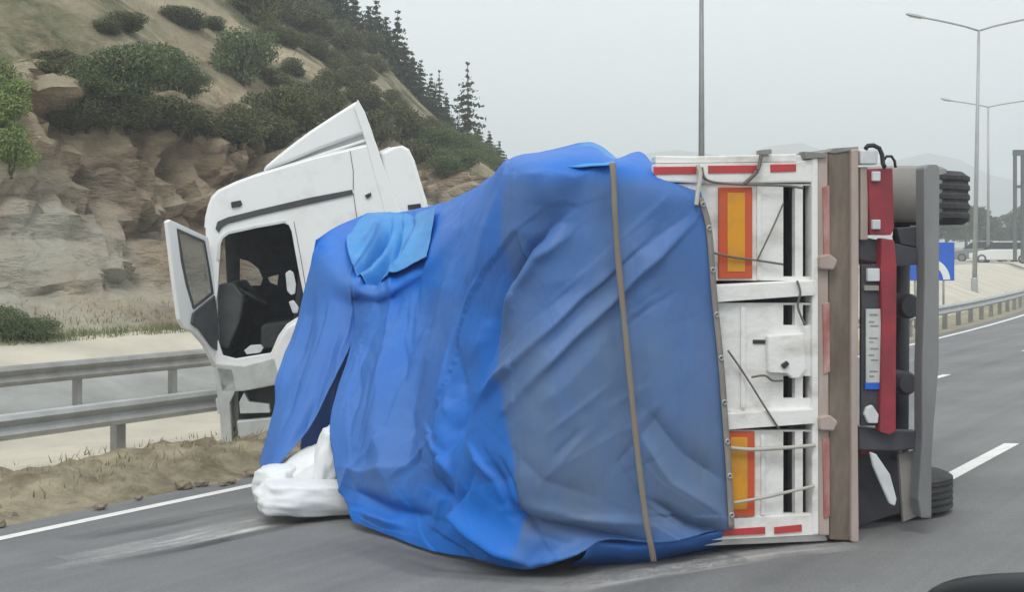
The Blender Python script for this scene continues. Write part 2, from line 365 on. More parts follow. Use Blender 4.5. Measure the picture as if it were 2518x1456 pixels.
# ------------------------------------------------------------------ ground, road
def shift(t): return smooth01(t, 22, 46)          # 0 by the truck, 1 where the bank comes close to the road
def ground_z(t, q):
    """height of the land beside the road"""
    f = shift(t)
    q1 = 16.3 + (11.6 - 16.3) * f; q2 = 20.6 + (15.6 - 20.6) * f
    top = 0.15 + 0.5 * f
    if q <= q1: return -BANK * max(q, -10)
    z1 = -BANK * q1
    if q < q2: return z1 + (top - z1) * (q - q1) / (q2 - q1)
    return top + min(0.4, (q - q2) * 0.02)

def grid(name, ts, qs, zf, mat, parent=None, kind='structure', smooth=True):
    vs, fs = [], []
    for t in ts:
        for q in qs:
            p = road(t, q); p.z = zf(t, q); vs.append(p)
    nq = len(qs)
    for i in range(len(ts)-1):
        for j in range(nq-1):
            fs.append((i*nq+j, i*nq+j+1, (i+1)*nq+j+1, (i+1)*nq+j))
    o = obj(name, vs, fs, mat, parent, smooth=smooth)
    if kind and not parent: o['kind'] = kind
    return o
def frange(a, b, s):
    r = []; x = a
    while x < b - 1e-6: r.append(x); x += s
    return r + [b]
tfar = frange(-60, 120, 2.0) + [140, 170, 210, 260, 340, 450, 600, 800, 1100]
g = grid('ground', [-700, -400, -200, -100] + tfar, [-900, -500, -250, -120, -60, -30, -16, -11, -6, 0, 6, 9, 10.5] + frange(11.6, 24, 0.6) + [30, 45, 70, 110, 180, 300, 500, 900],
         lambda t, q: ground_z(t, q) - 0.05, M['field'])
tr = [-60, -30, -10] + frange(-4, 130, 2.0) + [150, 200, 280]
rd = grid('road', tr, [-9, -5, 0, 5, 10.25], lambda t, q: -BANK * q, M['asphalt'])
rd['label'] = 'grey asphalt carriageway sloping down towards the rocky hill'
vg = grid('verge', frange(-30, 70, 1.0), frange(10.25, 12.0, 0.35), lambda t, q: ground_z(t, q) - 0.015 + 0.02*fbm((t*0.8, q*1.3, 0)), M['dirt'])
grid('concrete_apron', frange(-30, 130, 1.0), frange(12.0, 17.0, 0.5), lambda t, q: ground_z(t, q) - 0.02, M['apron'])
grid('gutter', frange(-30, 130, 1.0), frange(17.0, 19.3, 0.46), lambda t, q: ground_z(t, q) - 0.02, M['concrete'])
grid('bank', frange(-30, 130, 1.0), frange(19.3, 21.4, 0.3), lambda t, q: ground_z(t, q) - 0.02 - 0.12*smooth01(q, 20.4, 21.4) + 0.03*fbm((t*0.5, q, 3))*smooth01(q, 19.3, 20), M['apron'])
def line_piece(name, t0, t1, q, w, mat, dz=0.004, q_end=None):
    ts = frange(t0, t1, 1.0) if t1 - t0 > 1 else [t0, t1]
    vs, fs = [], []
    for t in ts:
        qc = q if q_end is None else q + (q_end - q) * (t - t0) / (t1 - t0)
        vs += [road(t, qc - w/2, dz), road(t, qc + w/2, dz)]
    for i in range(len(ts)-1): fs.append((2*i, 2*i+1, 2*i+3, 2*i+2))
    return obj(name, vs, fs, mat, rd)
line_piece('edge_line', -30, 130, 9.68, 0.17, M['line'])
for t0 in (-25, -16, -7, 2, 11.3, 20, 29, 38, 47): line_piece('lane_dash', t0, t0 + 2.9, 3.16, 0.15, M['line'])
for t0 in (-24.4, -15.4, -6.4, 2.6, 11.6, 20.6, 29.6, 38.6, 47.6, 56.6): line_piece('lane_dash', t0, t0 + 2.9, 6.3, 0.15, M['line'])
def smear(pts, w, strength, mat='scrape'):
    """pale scuffed smear left on the asphalt, thin layer that frays out at its edges"""
    P = [ground_px(x, y) for x, y in pts]; n = 60; m = 8; Q = []
    for i in range(n+1):
        u = i/n*(len(P)-1); k = min(int(u), len(P)-2); Q.append(P[k].lerp(P[k+1], u-k))
    vs, fs, fd = [], [], []
    for i, p in enumerate(Q):
        d = Q[min(i+1, n)]-Q[max(i-1, 0)]; d.z = 0; d.normalize(); sd = Vector((-d.y, d.x, 0))
        for j in range(m+1):
            x = j/m*2-1; v = p + sd*w*x*0.5; t, q = to_tq(v); v.z = -BANK*q + 0.004; vs.append(v)
            fd.append(strength*(1-x*x)*math.sin(math.pi*min(0.97, max(0.03, i/n)))**0.6*(0.35 + 0.65*smooth01(noise.noise(Vector((x*2.4 + w*9, i*0.06, 1.0))), -0.35, 0.35)))
    for i in range(n):
        for j in range(m): fs.append((i*(m+1)+j, i*(m+1)+j+1, (i+1)*(m+1)+j+1, (i+1)*(m+1)+j))
    o = obj('scrape_mark', vs, fs, M[mat], rd)
    at_ = o.data.attributes.new('cover', 'FLOAT', 'POINT'); at_.data.foreach_set('value', fd)
smear([(120, 1402), (520, 1323), (700, 1288), (895, 1252)], 0.30, 0.9)
smear([(150, 1376), (420, 1332), (560, 1297), (700, 1268)], 0.55, 0.7)
smear([(250, 1392), (480, 1346), (600, 1318), (860, 1262)], 0.22, 0.75, 'skid')
smear([(160, 1330), (400, 1288), (640, 1242)], 0.5, 0.5, 'skid')
smear([(880, 1330), (1100, 1400), (1400, 1420), (1800, 1365)], 0.6, 0.45, 'skid')  # wide dark band along the foot of the tarpaulin, same layer as the skids
smear([(1340, 1458), (1600, 1406), (1900, 1358), (2090, 1340)], 0.50, 1.0)

# ------------------------------------------------------------------ hill
A_T = [(-60, 22), (20, 20.5), (45, 17.6), (57, 15.2), (64, 13.2), (68, 10.9), (73, 8.6), (78, 7.2), (88, 5.0), (100, 2.6), (125, 0.8), (150, 0.2)]
PR = [(-2, -0.05), (-0.8, -0.02), (0, 0.0), (1.2, 0.045), (2.4, 0.15), (3.8, 0.265), (5.0, 0.30), (8.0, 0.335), (11.5, 0.49), (17, 0.67), (23, 0.86), (28, 1.0), (40, 1.06), (70, 1.15), (100, 1.1)]
Q0 = 21.0
def hill_pt(t, q, rough=True):
    e = q - Q0
    A = interp(A_T, t + 1.25*max(0.0, 28-max(e, 0)) if t > -10 else t)
    A = A if t > 40 else A + (interp(A_T, t) - A)*smooth01(32-t, 0, 24)*0.8
    e2 = e + 1.2*fbm((t*0.11, 0.3, 5.0), 3)*smooth01(e, 0.5, 3)
    z = 0.25 + A * interp(PR, e2)
    p = road(t, q)
    if rough and e > 0:
        r = smooth01(e, 0.2, 1.5) * (1 - 0.9*smooth01(e, 6.5, 10)) * (0.5 + 0.5*smooth01(z, 1.6, 3.2))
        v = Vector((p.x*0.33, p.y*0.33, z*0.75 + p.x*0.22))
        d = 0.45*fbm(v, 6) + 0.7*(abs(fbm(v*0.6 + Vector((9, 2, 4)), 4)))
        for sc_, am in ((0.38, 1.35), (0.9, 0.62), (2.1, 0.22)):
            w_ = Vector(((p.x + 0.45*z)*sc_, p.y*sc_, (z*1.25 - 0.4*p.x)*sc_)) + 0.25*noise.noise_vector(v*1.5)
            dist, pos = noise.voronoi(w_, distance_metric='DISTANCE', exponent=2.5)
            o2 = []
            for pp in pos[:2]:
                cv = noise.cell_vector(pp*7.3 + Vector((0.5, 0.5, 0.5))); o2.append((cv.x-0.5)*0.9 + (cv-Vector((0.5, 0.5, 0.5))).dot(w_-pp)*1.3)
            gap = dist[1]-dist[0]; f2 = 0.5 + 0.5*smooth01(gap, 0.0, 0.15)
            d += am*(o2[0]*f2 + o2[1]*(1-f2) - 0.42*(1-smooth01(gap, 0.0, 0.16)))
        d += 0.3*(abs((z*0.9 + 0.35*p.x + 0.8*fbm(v*0.5, 3)) % 1.0 - 0.5))
        k = r * min(1.0, A/9.0)
        p.x -= NX * d * k * 0.9; p.y -= NY * d * k * 0.9
        z += (0.30*d + 0.35*fbm((p.x*0.25, p.y*0.25, 1.0), 5)) * k + 0.5*fbm((p.x*0.09, p.y*0.09, 7.0), 4)*smooth01(e, 8, 16)*min(1, A/9)
    p.z = z
    return p
hts = frange(-60, -12, 3) + frange(-11.4, -2, 0.5) + frange(-1.8, 42, 0.17) + frange(42.4, 60, 0.45) + frange(60.8, 150, 1.0)
hqs = frange(Q0-0.8, Q0+8, 0.14) + frange(Q0+9.6, Q0+30, 0.7) + frange(Q0+32, Q0+100, 5)
hv, hf = [], []
for t in hts:
    for q in hqs: hv.append(hill_pt(t, q))
nq = len(hqs)
for i in range(len(hts)-1):
    for j in range(nq-1): hf.append((i*nq+j, i*nq+j+1, (i+1)*nq+j+1, (i+1)*nq+j))
from mathutils.bvhtree import BVHTree
HB = BVHTree.FromPolygons(hv, hf)
hill = obj('hill', hv, hf, M['hill'], smooth=True)
hill.data.set_sharp_from_angle(angle=math.radians(42)); hill['kind'] = 'structure'

# far wooded hills in the haze
def mountains(name, y0, tab, depth, seed):
    vs, fs = [], []
    xs = frange(-1400, 1900, 30); rows = [-0.5, -0.25, 0, 0.4, 0.8]
    for x in xs:
        for r in rows:
            hgt = interp(tab, x) * max(0.0, 1 - (abs(r)*1.9 if r < 0 else r*1.25)) * (1 + 0.25*fbm((x*0.008, r*2, seed), 4))
            vs.append(Vector((x, y0 + r*depth + 25*fbm((x*0.004, seed, 0), 2), hgt - 1.2)))
    k = len(rows)
    for i in range(len(xs)-1):
        for j in range(k-1): fs.append((i*k+j, i*k+j+1, (i+1)*k+j+1, (i+1)*k+j))
    o = obj(name, vs, fs, M['mountain'], smooth=True); o['kind'] = 'structure'
mountains('far_hills', 1300, [(-1400, 40), (-60, 78), (60, 88), (250, 100), (400, 84), (530, 58), (680, 42), (1000, 60), (1900, 30)], 400, 3.0)

# ------------------------------------------------------------------ vegetation
def leaf_quad(vs, fs, c, s, nrm=None):
    a = Vector((random.gauss(0, 1), random.gauss(0, 1), random.gauss(0, 1))).normalized() if nrm is None else nrm
    b = a.cross(Vector((random.gauss(0, 1), random.gauss(0, 1), random.gauss(0, 1)))).normalized()
    d = a.cross(b)
    k = len(vs); l = s*random.uniform(0.7, 1.4); w = s*random.uniform(0.4, 0.7)
    vs += [c - b*l, c + d*w, c + b*l, c - d*w]; fs.append((k, k+1, k+2, k+3))
def crown_mesh(name, lobes, n, leaf, mat):
    vs, fs = [], []
    wts = [l[3]*l[4] for l in lobes]
    for _ in range(n):
        cx, cy, cz, rx, rz = random.choices(lobes, wts)[0]
        d = Vector((random.gauss(0, 1), random.gauss(0, 1), random.gauss(0, 1))).normalized()
        r = random.random() ** 0.45
        c = Vector((cx + d.x*rx*r, cy + d.y*rx*r, cz + d.z*rz*r))
        if fbm(c*(1.4/max(0.3, rx)), 2) < -0.28: continue
        if c.z < 0.03: c.z = random.uniform(0.03, 0.3)
        leaf_quad(vs, fs, c, leaf)
    me = bpy.data.meshes.new(name); me.from_pydata([tuple(v) for v in vs], [], fs); me.materials.append(mat); return me
def trunk_mesh(name, limbs):
    vs, fs = [], []
    for pts, r0, r1 in limbs:
        n = len(pts); v, f = tube_geo(pts, 0, 7, True, [r0 + (r1-r0)*i/(n-1) for i in range(n)])
        k = len(vs); vs += v; fs += [tuple(i+k for i in x) for x in f]
    me = bpy.data.meshes.new(name); me.from_pydata([tuple(v) for v in vs], [], fs); me.materials.append(M['bark'])
    for p in me.polygons: p.use_smooth = True
    return me
def bush_kit(kind, mat, w, h, n, leaf, lob=6):
    lobes = []
    for i in range(lob):
        a = random.uniform(0, 6.28); r = random.uniform(0.1, 0.62)*w*0.5
        rr = w*random.uniform(0.2, 0.34); lobes.append((math.cos(a)*r, math.sin(a)*r, h*random.uniform(0.25, 0.68), rr, h*random.uniform(0.22, 0.36)))
    limbs = []
    for i in range(5):
        a = 6.28*i/5 + random.uniform(-.4, .4); r = w*0.3
        limbs.append(([(0, 0, -0.25), (math.cos(a)*r*0.3, math.sin(a)*r*0.3, h*0.3), (math.cos(a)*r, math.sin(a)*r, h*0.65)], 0.035*w, 0.008*w))
    return crown_mesh(kind + '_crown', lobes, n, leaf, mat), trunk_mesh(kind + '_trunk', limbs)
def tree_kit(kind, mat, h, w, n, leaf):
    lobes = []
    for i in range(11):
        a = random.uniform(0, 6.28); u = random.uniform(0, 1); r = w*0.5*random.uniform(0.1, 0.75)*(1-0.5*u)
        lobes.append((math.cos(a)*r, math.sin(a)*r, h*(0.36+0.5*u), w*random.uniform(0.16, 0.26), h*random.uniform(0.09, 0.15)))
    limbs = [([(0, 0, -0.4), (0.03*w, 0, h*0.3), (-0.02*w, 0.02*w, h*0.6), (0, 0, h*0.85)], 0.035*h, 0.006*h)]
    for l in lobes[:7]: limbs.append(([(0, 0, h*0.25), (l[0]*0.5, l[1]*0.5, (h*0.25+l[2])*0.55), (l[0], l[1], l[2])], 0.014*h, 0.004*h))
    return crown_mesh(kind + '_crown', lobes, n, leaf, mat), trunk_mesh(kind + '_trunk', limbs)
def conifer_kit(kind, h, w, n, thin=1.0):
    vs, fs = [], []
    tiers = int(h*3.2)
    for i in range(tiers):
        u = i/(tiers-1); z = h*(0.12 + 0.86*u); R = w*0.5*(1-u)**0.85*random.uniform(0.7, 1.15) + 0.06
        nb = max(4, int(8*(1-u)+4))
        for b in range(nb):
            if random.random() > thin: continue
            a = random.uniform(0, 6.28); L = R*random.uniform(0.55, 1.15)
            for s in range(max(3, int(L*n))):
                v = (s+random.random())/max(3, int(L*n))
                p = Vector((math.cos(a)*L*v, math.sin(a)*L*v, z - 0.28*L*v + 0.10*L*v*v + random.uniform(-0.05, 0.05)))
                p += Vector((random.gauss(0, 0.05), random.gauss(0, 0.05), random.gauss(0, 0.03)))
                leaf_quad(vs, fs, p, 0.125*(1.15-0.4*v))
    me = bpy.data.meshes.new(kind + '_crown'); me.from_pydata([tuple(v) for v in vs], [], fs); me.materials.append(M['conifer'])
    limbs = [([(0, 0, -0.5), (0.02, 0.01, h*0.4), (0, 0, h*0.97)], 0.018*h, 0.004*h)]
    for i in range(int(h*2.5)):
        a = random.uniform(0, 6.28); u = random.uniform(0.1, 0.85); L = w*0.5*(1-u)*0.9
        limbs.append(([(0, 0, h*(0.12+0.86*u)), (math.cos(a)*L, math.sin(a)*L, h*(0.12+0.86*u)-0.22*L)], 0.02, 0.006))
    return me, trunk_mesh(kind + '_trunk', limbs)
def plant(name, kit, loc, sc, label, cat, group=None, rot=None, tilt=0.0):
    e = thing(name, label, cat, loc, group)
    e.rotation_euler = (tilt, 0, random.uniform(0, 6.28) if rot is None else rot); e.scale = sc if isinstance(sc, tuple) else (sc, sc, sc)
    for nm, me in (('crown', kit[0]), ('trunk', kit[1])):
        o = bpy.data.objects.new(nm, me); COL.objects.link(o); o.parent = e
    return e
def hill_hit(px, py):
    """where the sight line meets the hillside"""
    return HB.ray_cast(Vector((0, 0, CAMZ)), ray(px, py).normalized(), 200)[0]
olive = bush_kit('olive_bush', M['shrub'], 2.4, 1.7, 9000, 0.05, 8)
green = bush_kit('green_bush', M['shrub_green'], 2.6, 2.0, 9000, 0.05, 9)
bright = bush_kit('bright_bush', M['shrub_bright'], 2.2, 2.4, 8000, 0.05, 8)
conA = conifer_kit('slim_conifer', 3.7, 2.3, 24)
conB = conifer_kit('broad_conifer', 3.2, 3.0, 24)
conC = conifer_kit('sparse_conifer', 4.2, 2.3, 16, 0.7)
leafT = tree_kit('broadleaf', M['far_leaf'], 7.0, 6.0, 5200, 0.2)
leafT2 = tree_kit('broadleaf_b', M['far_leaf'], 6.2, 6.6, 5200, 0.2)
# dark band of shrubs along the ledge and patches up the slope: pixel guides of where each stands
dark_band = [(215, 292, 1.0), (265, 294, 1.05), (315, 296, 1.0), (368, 300, 1.1), (420, 305, 1.1), (470, 318, 1.0), (515, 322, 0.85), (180, 300, 0.7), (240, 286, 0.9), (292, 284, 1.0), (342, 288, 1.1), (395, 292, 1.1), (446, 300, 1.1), (495, 312, 0.9), (150, 292, 0.6)]
for x, y, s in dark_band:
    p = hill_hit(x, y)
    if p: plant('ledge_bush', olive, p - Vector((0, 0, 0.2)), (s*0.66, s*0.66, s*0.50), 'dark olive bush in the row along the ledge above the broken rock', 'bush', 'dark bushes along the rock ledge')
for x, y, s in [(250, 235, 1.0), (300, 232, 1.15), (350, 225, 1.2), (400, 222, 1.1), (440, 215, 0.9), (300, 190, 0.9), (375, 180, 0.9), (335, 165, 0.8), (420, 170, 0.8), (230, 215, 0.7), (460, 235, 0.8)]:
    p = hill_hit(x, y)
    if p: plant('slope_bush', green, p - Vector((0, 0, 0.2)), s*0.66, 'soft green bush in the patch above the dark ledge row', 'bush', 'green bushes on the slope above the ledge')
for x, y, s, lab in [(590, 205, 1.25, 'lone dark green bush on the bare scree slope'), ]:
    p = hill_hit(x, y)
    if p: plant('scree_bush', green, p - Vector((0, 0, 0.2)), (s*0.7, s*0.7, s*0.95), lab, 'bush')
for x, y, s in [(620, 340, 1.1), (670, 330, 1.3), (720, 320, 1.3), (590, 335, 0.9), (770, 300, 1.2), (700, 280, 1.1), (740, 260, 1.0), (640, 300, 1.0), (690, 305, 1.2), (750, 290, 1.2), (790, 255, 1.1), (575, 318, 0.8), (655, 352, 1.0), (810, 270, 1.0)]:
    p = hill_hit(x, y)
    if p: plant('hillside_bush', olive, p - Vector((0, 0, 0.2)), s*0.74, 'dark bush in the clump rising behind the roof deflector', 'bush', 'dark bushes behind the roof deflector')
for x, y, s in [(960, 330, 1.3), (1000, 350, 1.2), (930, 340, 1.2), (1060, 370, 1.3), (1110, 380, 1.5), (1160, 400, 1.5), (1200, 405, 1.3), (1130, 420, 1.2), (1080, 410, 1.0), (1020, 395, 0.9), (990, 290, 0.9), (1090, 345, 1.2), (1145, 372, 1.2), (1185, 388, 1.1), (1215, 420, 1.1), (1050, 335, 1.0), (1100, 430, 1.0), (950, 300, 1.0), (970, 260, 0.9)]:
    p = hill_hit(x, y)
    if p: plant('lower_bush', green if x > 1050 else olive, p - Vector((0, 0, 0.2)), s*(0.5 if x > 1050 else 0.74), 'green bush on the low hill end between cab and blue tarpaulin' if x > 1050 else 'dark olive bush on the slope right beside the tall side extender', 'bush', 'green bushes above the tarpaulin' if x > 1050 else 'olive bushes beside the side extender')
for x, y, s in [(640, 60, 1.3), (690, 50, 1.4), (740, 75, 1.4), (600, 30, 1.2), (790, 95, 1.4), (840, 130, 1.3), (720, 15, 1.2), (850, 100, 1.2), (900, 125, 1.2), (660, 95, 0.9), (780, 45, 1.2), (820, 170, 1.0), (870, 165, 1.0), (760, 130, 0.9), (900, 200, 0.9), (850, 210, 0.9), (930, 175, 1.0), (800, 215, 0.8), (880, 250, 0.9), (910, 270, 1.0), (700, 110, 0.8), (720, 180, 0.7)]:
    p = hill_hit(x, y)
    if p: plant('upper_bush', olive, p - Vector((0, 0, 0.2)), s*0.8, 'olive bush high on the slope just under the conifers', 'bush', 'olive bushes under the skyline conifers')
for x, y, s in [(262, 74, .62), (300, 66, .8), (425, 44, .75), (462, 62, .95), (520, 66, .7), (640, 180, .7), (672, 205, .9), (150, 160, .7), (110, 175, .55)]:
    p = hill_hit(x, y)
    if p: plant('scrub_bush', olive, p - Vector((0, 0, 0.15)), (s*0.9, s*0.9, s*0.55), 'low olive scrub bush on the open slope above the green patch', 'bush', 'scrub on the upper slope')
for x, y, s in [(5, 310, 0.95), (28, 400, 0.8), (-10, 250, 1.0), (40, 270, 0.65)]:
    p = hill_hit(x, y)
    if p: plant('fresh_bush', bright, p - Vector((0, 0, 0.2)), s*0.62, 'bright yellow green bush at the foot of the tan rock bulge', 'bush', 'bright green bushes by the tan rock')
for x, y, s in [(30, 835, 0.75), (85, 838, 0.62), (-15, 830, 0.8)]:
    p = hill_hit(x, y)
    if p: plant('foot_bush', green, p - Vector((0, 0, 0.15)), s*0.55, 'low green bush at the foot of the smooth grey slab', 'bush', 'low bushes at the slab foot')
# conifers on the skyline, guided by their tips
con = [(785, 60, 1.25, conB), (815, 70, 1.2, conC), (870, 95, 1.0, conA), (835, 95, 0.9, conB), (905, 110, 0.85, conB), (925, 120, 1.05, conB), (950, 135, 0.9, conB), (978, 150, 1.1, conA), (995, 175, 0.85, conB), (1015, 200, 0.7, conA),
       (1035, 225, 0.75, conA), (1060, 258, 0.7, conA), (1080, 285, 0.75, conC), (1098, 305, 0.6, conA), (1150, 335, 1.15, conC), (1178, 350, 0.55, conA), (1205, 362, 0.6, conB), (1228, 378, 0.55, conB)]
for i in range(30):
    x = 770 + 460*(i + random.random())/30; con.append((x, 0, random.uniform(0.4, 0.8)*(1.0 - 0.25*(x-770)/460), random.choice((conA, conB, conB))))
for x, y, s, k in con:
    # crest: the highest ground on this bearing
    best, bz = None, -9
    for Y in frange(45, 125, 0.7):
        p = Vector(((x-CX)/F*Y, Y, 0)); t, q = to_tq(p)
        if q < Q0 + 6: continue
        h = hill_pt(t, q, False); el = (h.z-CAMZ)/Y
        if el > bz: bz, best = el, Vector((p.x, p.y, h.z))
    dn = HB.ray_cast(Vector((best.x, best.y, 60)), Vector((0, 0, -1)))[0]
    if dn: best = dn
    lab = {id(conA): 'slim dark conifer on the skyline of the rocky hill', id(conB): 'broad bushy dark conifer on the skyline of the rocky hill', id(conC): 'thin sparse conifer with sky showing through its branches on the hill'}[id(k)]
    plant('conifer', k, best - Vector((0, 0, 0.3)), s, lab, 'conifer', 'conifers along the hill skyline')
# broadleaf trees far along the road
for x, Y, s in [(2330, 150, 0.75), (2375, 160, 0.9), (2410, 165, 0.85), (2445, 175, 0.7), (2478, 185, 0.55), (2508, 170, 0.95), (2545, 165, 1.0), (2290, 155, 0.8), (2240, 160, 0.7), (2590, 170, 1.0)]:
    p = at(x, 628, Y); t, q = to_tq(p); p.z = ground_z(t, q) - 0.1
    plant('roadside_tree', leafT if random.random() < 0.5 else leafT2, p, s*1.15, 'hazy grey green broadleaf tree far behind the blue sign', 'tree', 'hazy trees beyond the parked cars')
# grass: uncountable
def grass(name, spots, mat, n, hgt):
    vs, fs = [], []
    for i in range(n):
        t, q, f = spots(); p = f(t, q); h = hgt*random.uniform(0.5, 1.4); a = random.uniform(0, 6.28); w = 0.01
        d = Vector((math.cos(a), math.sin(a), 0)); k = len(vs)
        tip = p + Vector((random.gauss(0, 0.35)*h, random.gauss(0, 0.35)*h, h))
        vs += [p - d*w, p + d*w, tip]; fs.append((k, k+1, k+2))
    me = bpy.data.meshes.new(name); me.from_pydata([tuple(v) for v in vs], [], fs); me.materials.append(mat)
    o = bpy.data.objects.new(name, me); COL.objects.link(o); return o
def gsp():
    return random.uniform(-2, 40), Q0 - 0.7 + abs(random.gauss(0, 0.55)), (lambda t, q: (hill_pt(t, q) if q > Q0 else Vector((*road(t, q)[:2], ground_z(t, q)))) - Vector((0, 0, 0.03)))
tag(grass('grass', gsp, M['grass_green'], 16000, 0.13), 'thin green grass along the foot of the rock face', 'grass', kind='stuff')
def gsp2():
    return random.uniform(-2, 70), Q0 + random.choice((random.uniform(4.5, 9), random.uniform(9, 27))), (lambda t, q: hill_pt(t, q) - Vector((0, 0, 0.03)))
tag(grass('dry_grass', gsp2, M['grass'], 26000, 0.22), 'dry tufted grass over the upper slope', 'grass', kind='stuff')

# ------------------------------------------------------------------ guardrails
def rail_q(t, base):
    return base
def guardrail(name, label, qf, t0, t1, top, mat, post_mat, post_every, group=None, gz=None, phase=0.4, pw=0.05):
    o0 = road(t0, qf(t0)); o0.z = gz(t0, qf(t0))
    th = thing(name, label, 'guardrail', o0, group)
    prof = [(0.0, 0.155), (0.04, 0.135), (0.075, 0.085), (0.015, 0.02), (0.0, 0.0), (0.015, -0.02), (0.075, -0.085), (0.04, -0.135), (0.0, -0.155)]
    k = len(prof); a = t0
    while a < t1:
        ts = frange(a, min(a + 4.15, t1), 0.83); vs, fs = [], []
        for n_, t in enumerate(ts):
            b = road(t, qf(t)); z = gz(t, qf(t)) + top - 0.155; lift = 0.009 if n_ == len(ts)-1 else 0.0
            for dq, dz in prof: vs.append(Vector((b.x - NX*(dq+lift), b.y - NY*(dq+lift), z + dz)))
        for i in range(len(ts)-1):
            for j in range(k-1): fs.append((i*k+j, i*k+j+1, (i+1)*k+j+1, (i+1)*k+j))
        obj('beam', vs, fs, mat, th, solid=0.006)
        a += 4.0
    t = t0 + phase
    while t < t1:
        b = road(t, qf(t) + 0.09); z = gz(t, qf(t)); vs = []
        for sx, sy in ((-pw, -.06), (pw, -.06), (pw, .06), (-pw, .06)):
            for zz in (z - 0.3, z + top - 0.02): vs.append(Vector((b.x + DX*sx + NX*sy, b.y + DY*sx + NY*sy, zz)))
        obj('post', vs, [(0, 2, 3, 1), (2, 4, 5, 3), (4, 6, 7, 5), (6, 0, 1, 7), (1, 3, 5, 7), (0, 6, 4, 2)], post_mat, th)
        t += post_every
    return th
def phase_for(px, q):
    u = (px-CX)/F; Y = q/(NX*u + NY); return ((DX*u + DY)*Y + 20) % 2.0
PH1, PH2 = phase_for(290, 13.54), phase_for(190, 17.39)
def q_near(t): return 13.45 - 2.75 * smooth01(t, 17, 40)
guardrail('guardrail', 'steel crash barrier running behind the wrecked cab, nearest the soil heap', q_near, -20, 120, 0.74, M['steel'], M['steel_dull'], 2.0, gz=ground_z, phase=PH1, pw=0.075)
def q_far(t): return 17.3
guardrail('guardrail', 'second steel crash barrier at the foot of the rock, behind the front barrier', q_far, -20, 34, 0.80, M['steel_dull'], M['steel_dull'], 2.0, gz=ground_z, phase=PH2)

# ------------------------------------------------------------------ lamps, signs
def lamp(px, Y, zt, label, mat, arm=2.5, rise=0.6, rad=0.09, lean=0.0, group='street lamps along the road'):
    b = at(px, CY, Y); t, q = to_tq(b); b.z = (ground_z(t, q) if q < Q0 else hill_pt(t, q, False).z) - 0.05
    top = Vector((b.x + lean, b.y, zt))
    L = thing('street_lamp', label, 'street lamp', b, group)
    vs, fs = lathe_geo([(0, 0), (0.2, 0), (0.2, 0.03), (rad*1.6, 0.05), (rad*1.6, 0.6), (rad*1.3, 0.65)], b, (0, 0, 1), 12); obj('base', vs, fs, mat, L)
    tube('pole', [b, b.lerp(top, 0.5), top], 0, mat, L, 12, radii=[rad*1.25, rad, rad*0.65])
    for sg in (-1, 1):
        pts = [top + Vector((sg*arm*u, 0, rise*(u**0.8))) for u in (0, 0.25, 0.5, 0.75, 1.0)]
        a = tube('arm', pts, 0, mat, L, 8, radii=[0.045]*5)
        e = pts[-1]; hd = Vector((sg*0.97, 0, 0.2)).normalized(); up = Vector((0, 0, 1)); sd = Vector((0, 1, 0))
        vs, fs = [], []
        prof = [(-0.15, 0.05, 0.05), (0.0, 0.10, 0.07), (0.35, 0.16, 0.09), (0.68, 0.13, 0.07), (0.78, 0.05, 0.03)]
        for l, w, h in prof:
            c = e + hd*l
            for sx, sz in ((-1, -0.5), (-0.7, 0.6), (0, 1), (0.7, 0.6), (1, -0.5)): vs.append(c + sd*w*sx + up*h*sz)
        for i in range(4):
            for j in range(5): fs.append((i*5+j, i*5+(j+1) % 5, (i+1)*5+(j+1) % 5, (i+1)*5+j))
        fs += [(0, 1, 2, 3, 4), (20, 21, 22, 23, 24)]
        obj('lamp_head', vs, fs, mat, L)
        vs = [e + hd*l + sd*w - up*0.06 for l, w in ((0.08, -0.08), (0.08, 0.08), (0.62, 0.09), (0.62, -0.09))]
        vs += [v - up*0.02 for v in vs]
        obj('lens', vs, [(0, 1, 2, 3), (4, 5, 6, 7), (0, 1, 5, 4), (1, 2, 6, 5), (2, 3, 7, 6), (3, 0, 4, 7)], M['lamp_glass'], L)
    return L
lamp(1725, 47, 12.2, 'dark lamp post rising directly behind the tipped trailer', M['pole'], rad=0.1)
lamp(2396, 60, 1.8 + 60*530/F, 'pale double-armed lamp post standing beyond the blue road sign', M['pole_hazed'], arm=2.5, rise=0.6, lean=0.2)
lamp(2430, 95, 1.8 + 95*342/F, 'farther double-armed lamp post, fainter in the haze', M['pole_hazed'], arm=2.6, rise=0.45)
# blue sign with curved white arrow
b = at(2298, 700, 42); t, q = to_tq(b); b.z = ground_z(t, q)
S = thing('road_sign', 'blue rectangular road sign with white curved arrow beside the far barrier', 'road sign', b)
SP = Plane(Vector((b.x, b.y, 0)), (1, 0, 0), (0, 1, 0))
slab('panel', SP, rect(2222, 596, 2347, 690), 0.0, 0.03, M['blue_sign'], S, bevel=0.004)
arc = [(2258, 685)]
out = [(2274 + 66*math.cos(a)*0.95, 690 - 58*math.sin(a)) for a in [0.05 + i*1.25/8 for i in range(9)]]
inn = [(2274 + 48*math.cos(a)*0.95, 690 - 42*math.sin(a)) for a in [0.05 + i*1.25/8 for i in range(9)]]
slab('arrow', SP, out + inn[::-1], -0.006, -0.001, M['sign_white'], S, bevel=0)
slab('arrow_head', SP, [(2290, 622), (2258, 640), (2284, 662)], -0.006, -0.001, M['sign_white'], S, bevel=0)
for x in (2250, 2320):
    p = SP.px(x, 640, 0.06); tt, qq = to_tq(p); gz_ = ground_z(tt, qq)
    tube('post', [(p.x, p.y, gz_-0.1), (p.x, p.y, p.z+0.4)], 0.035, M['sign_back'], S, 8)
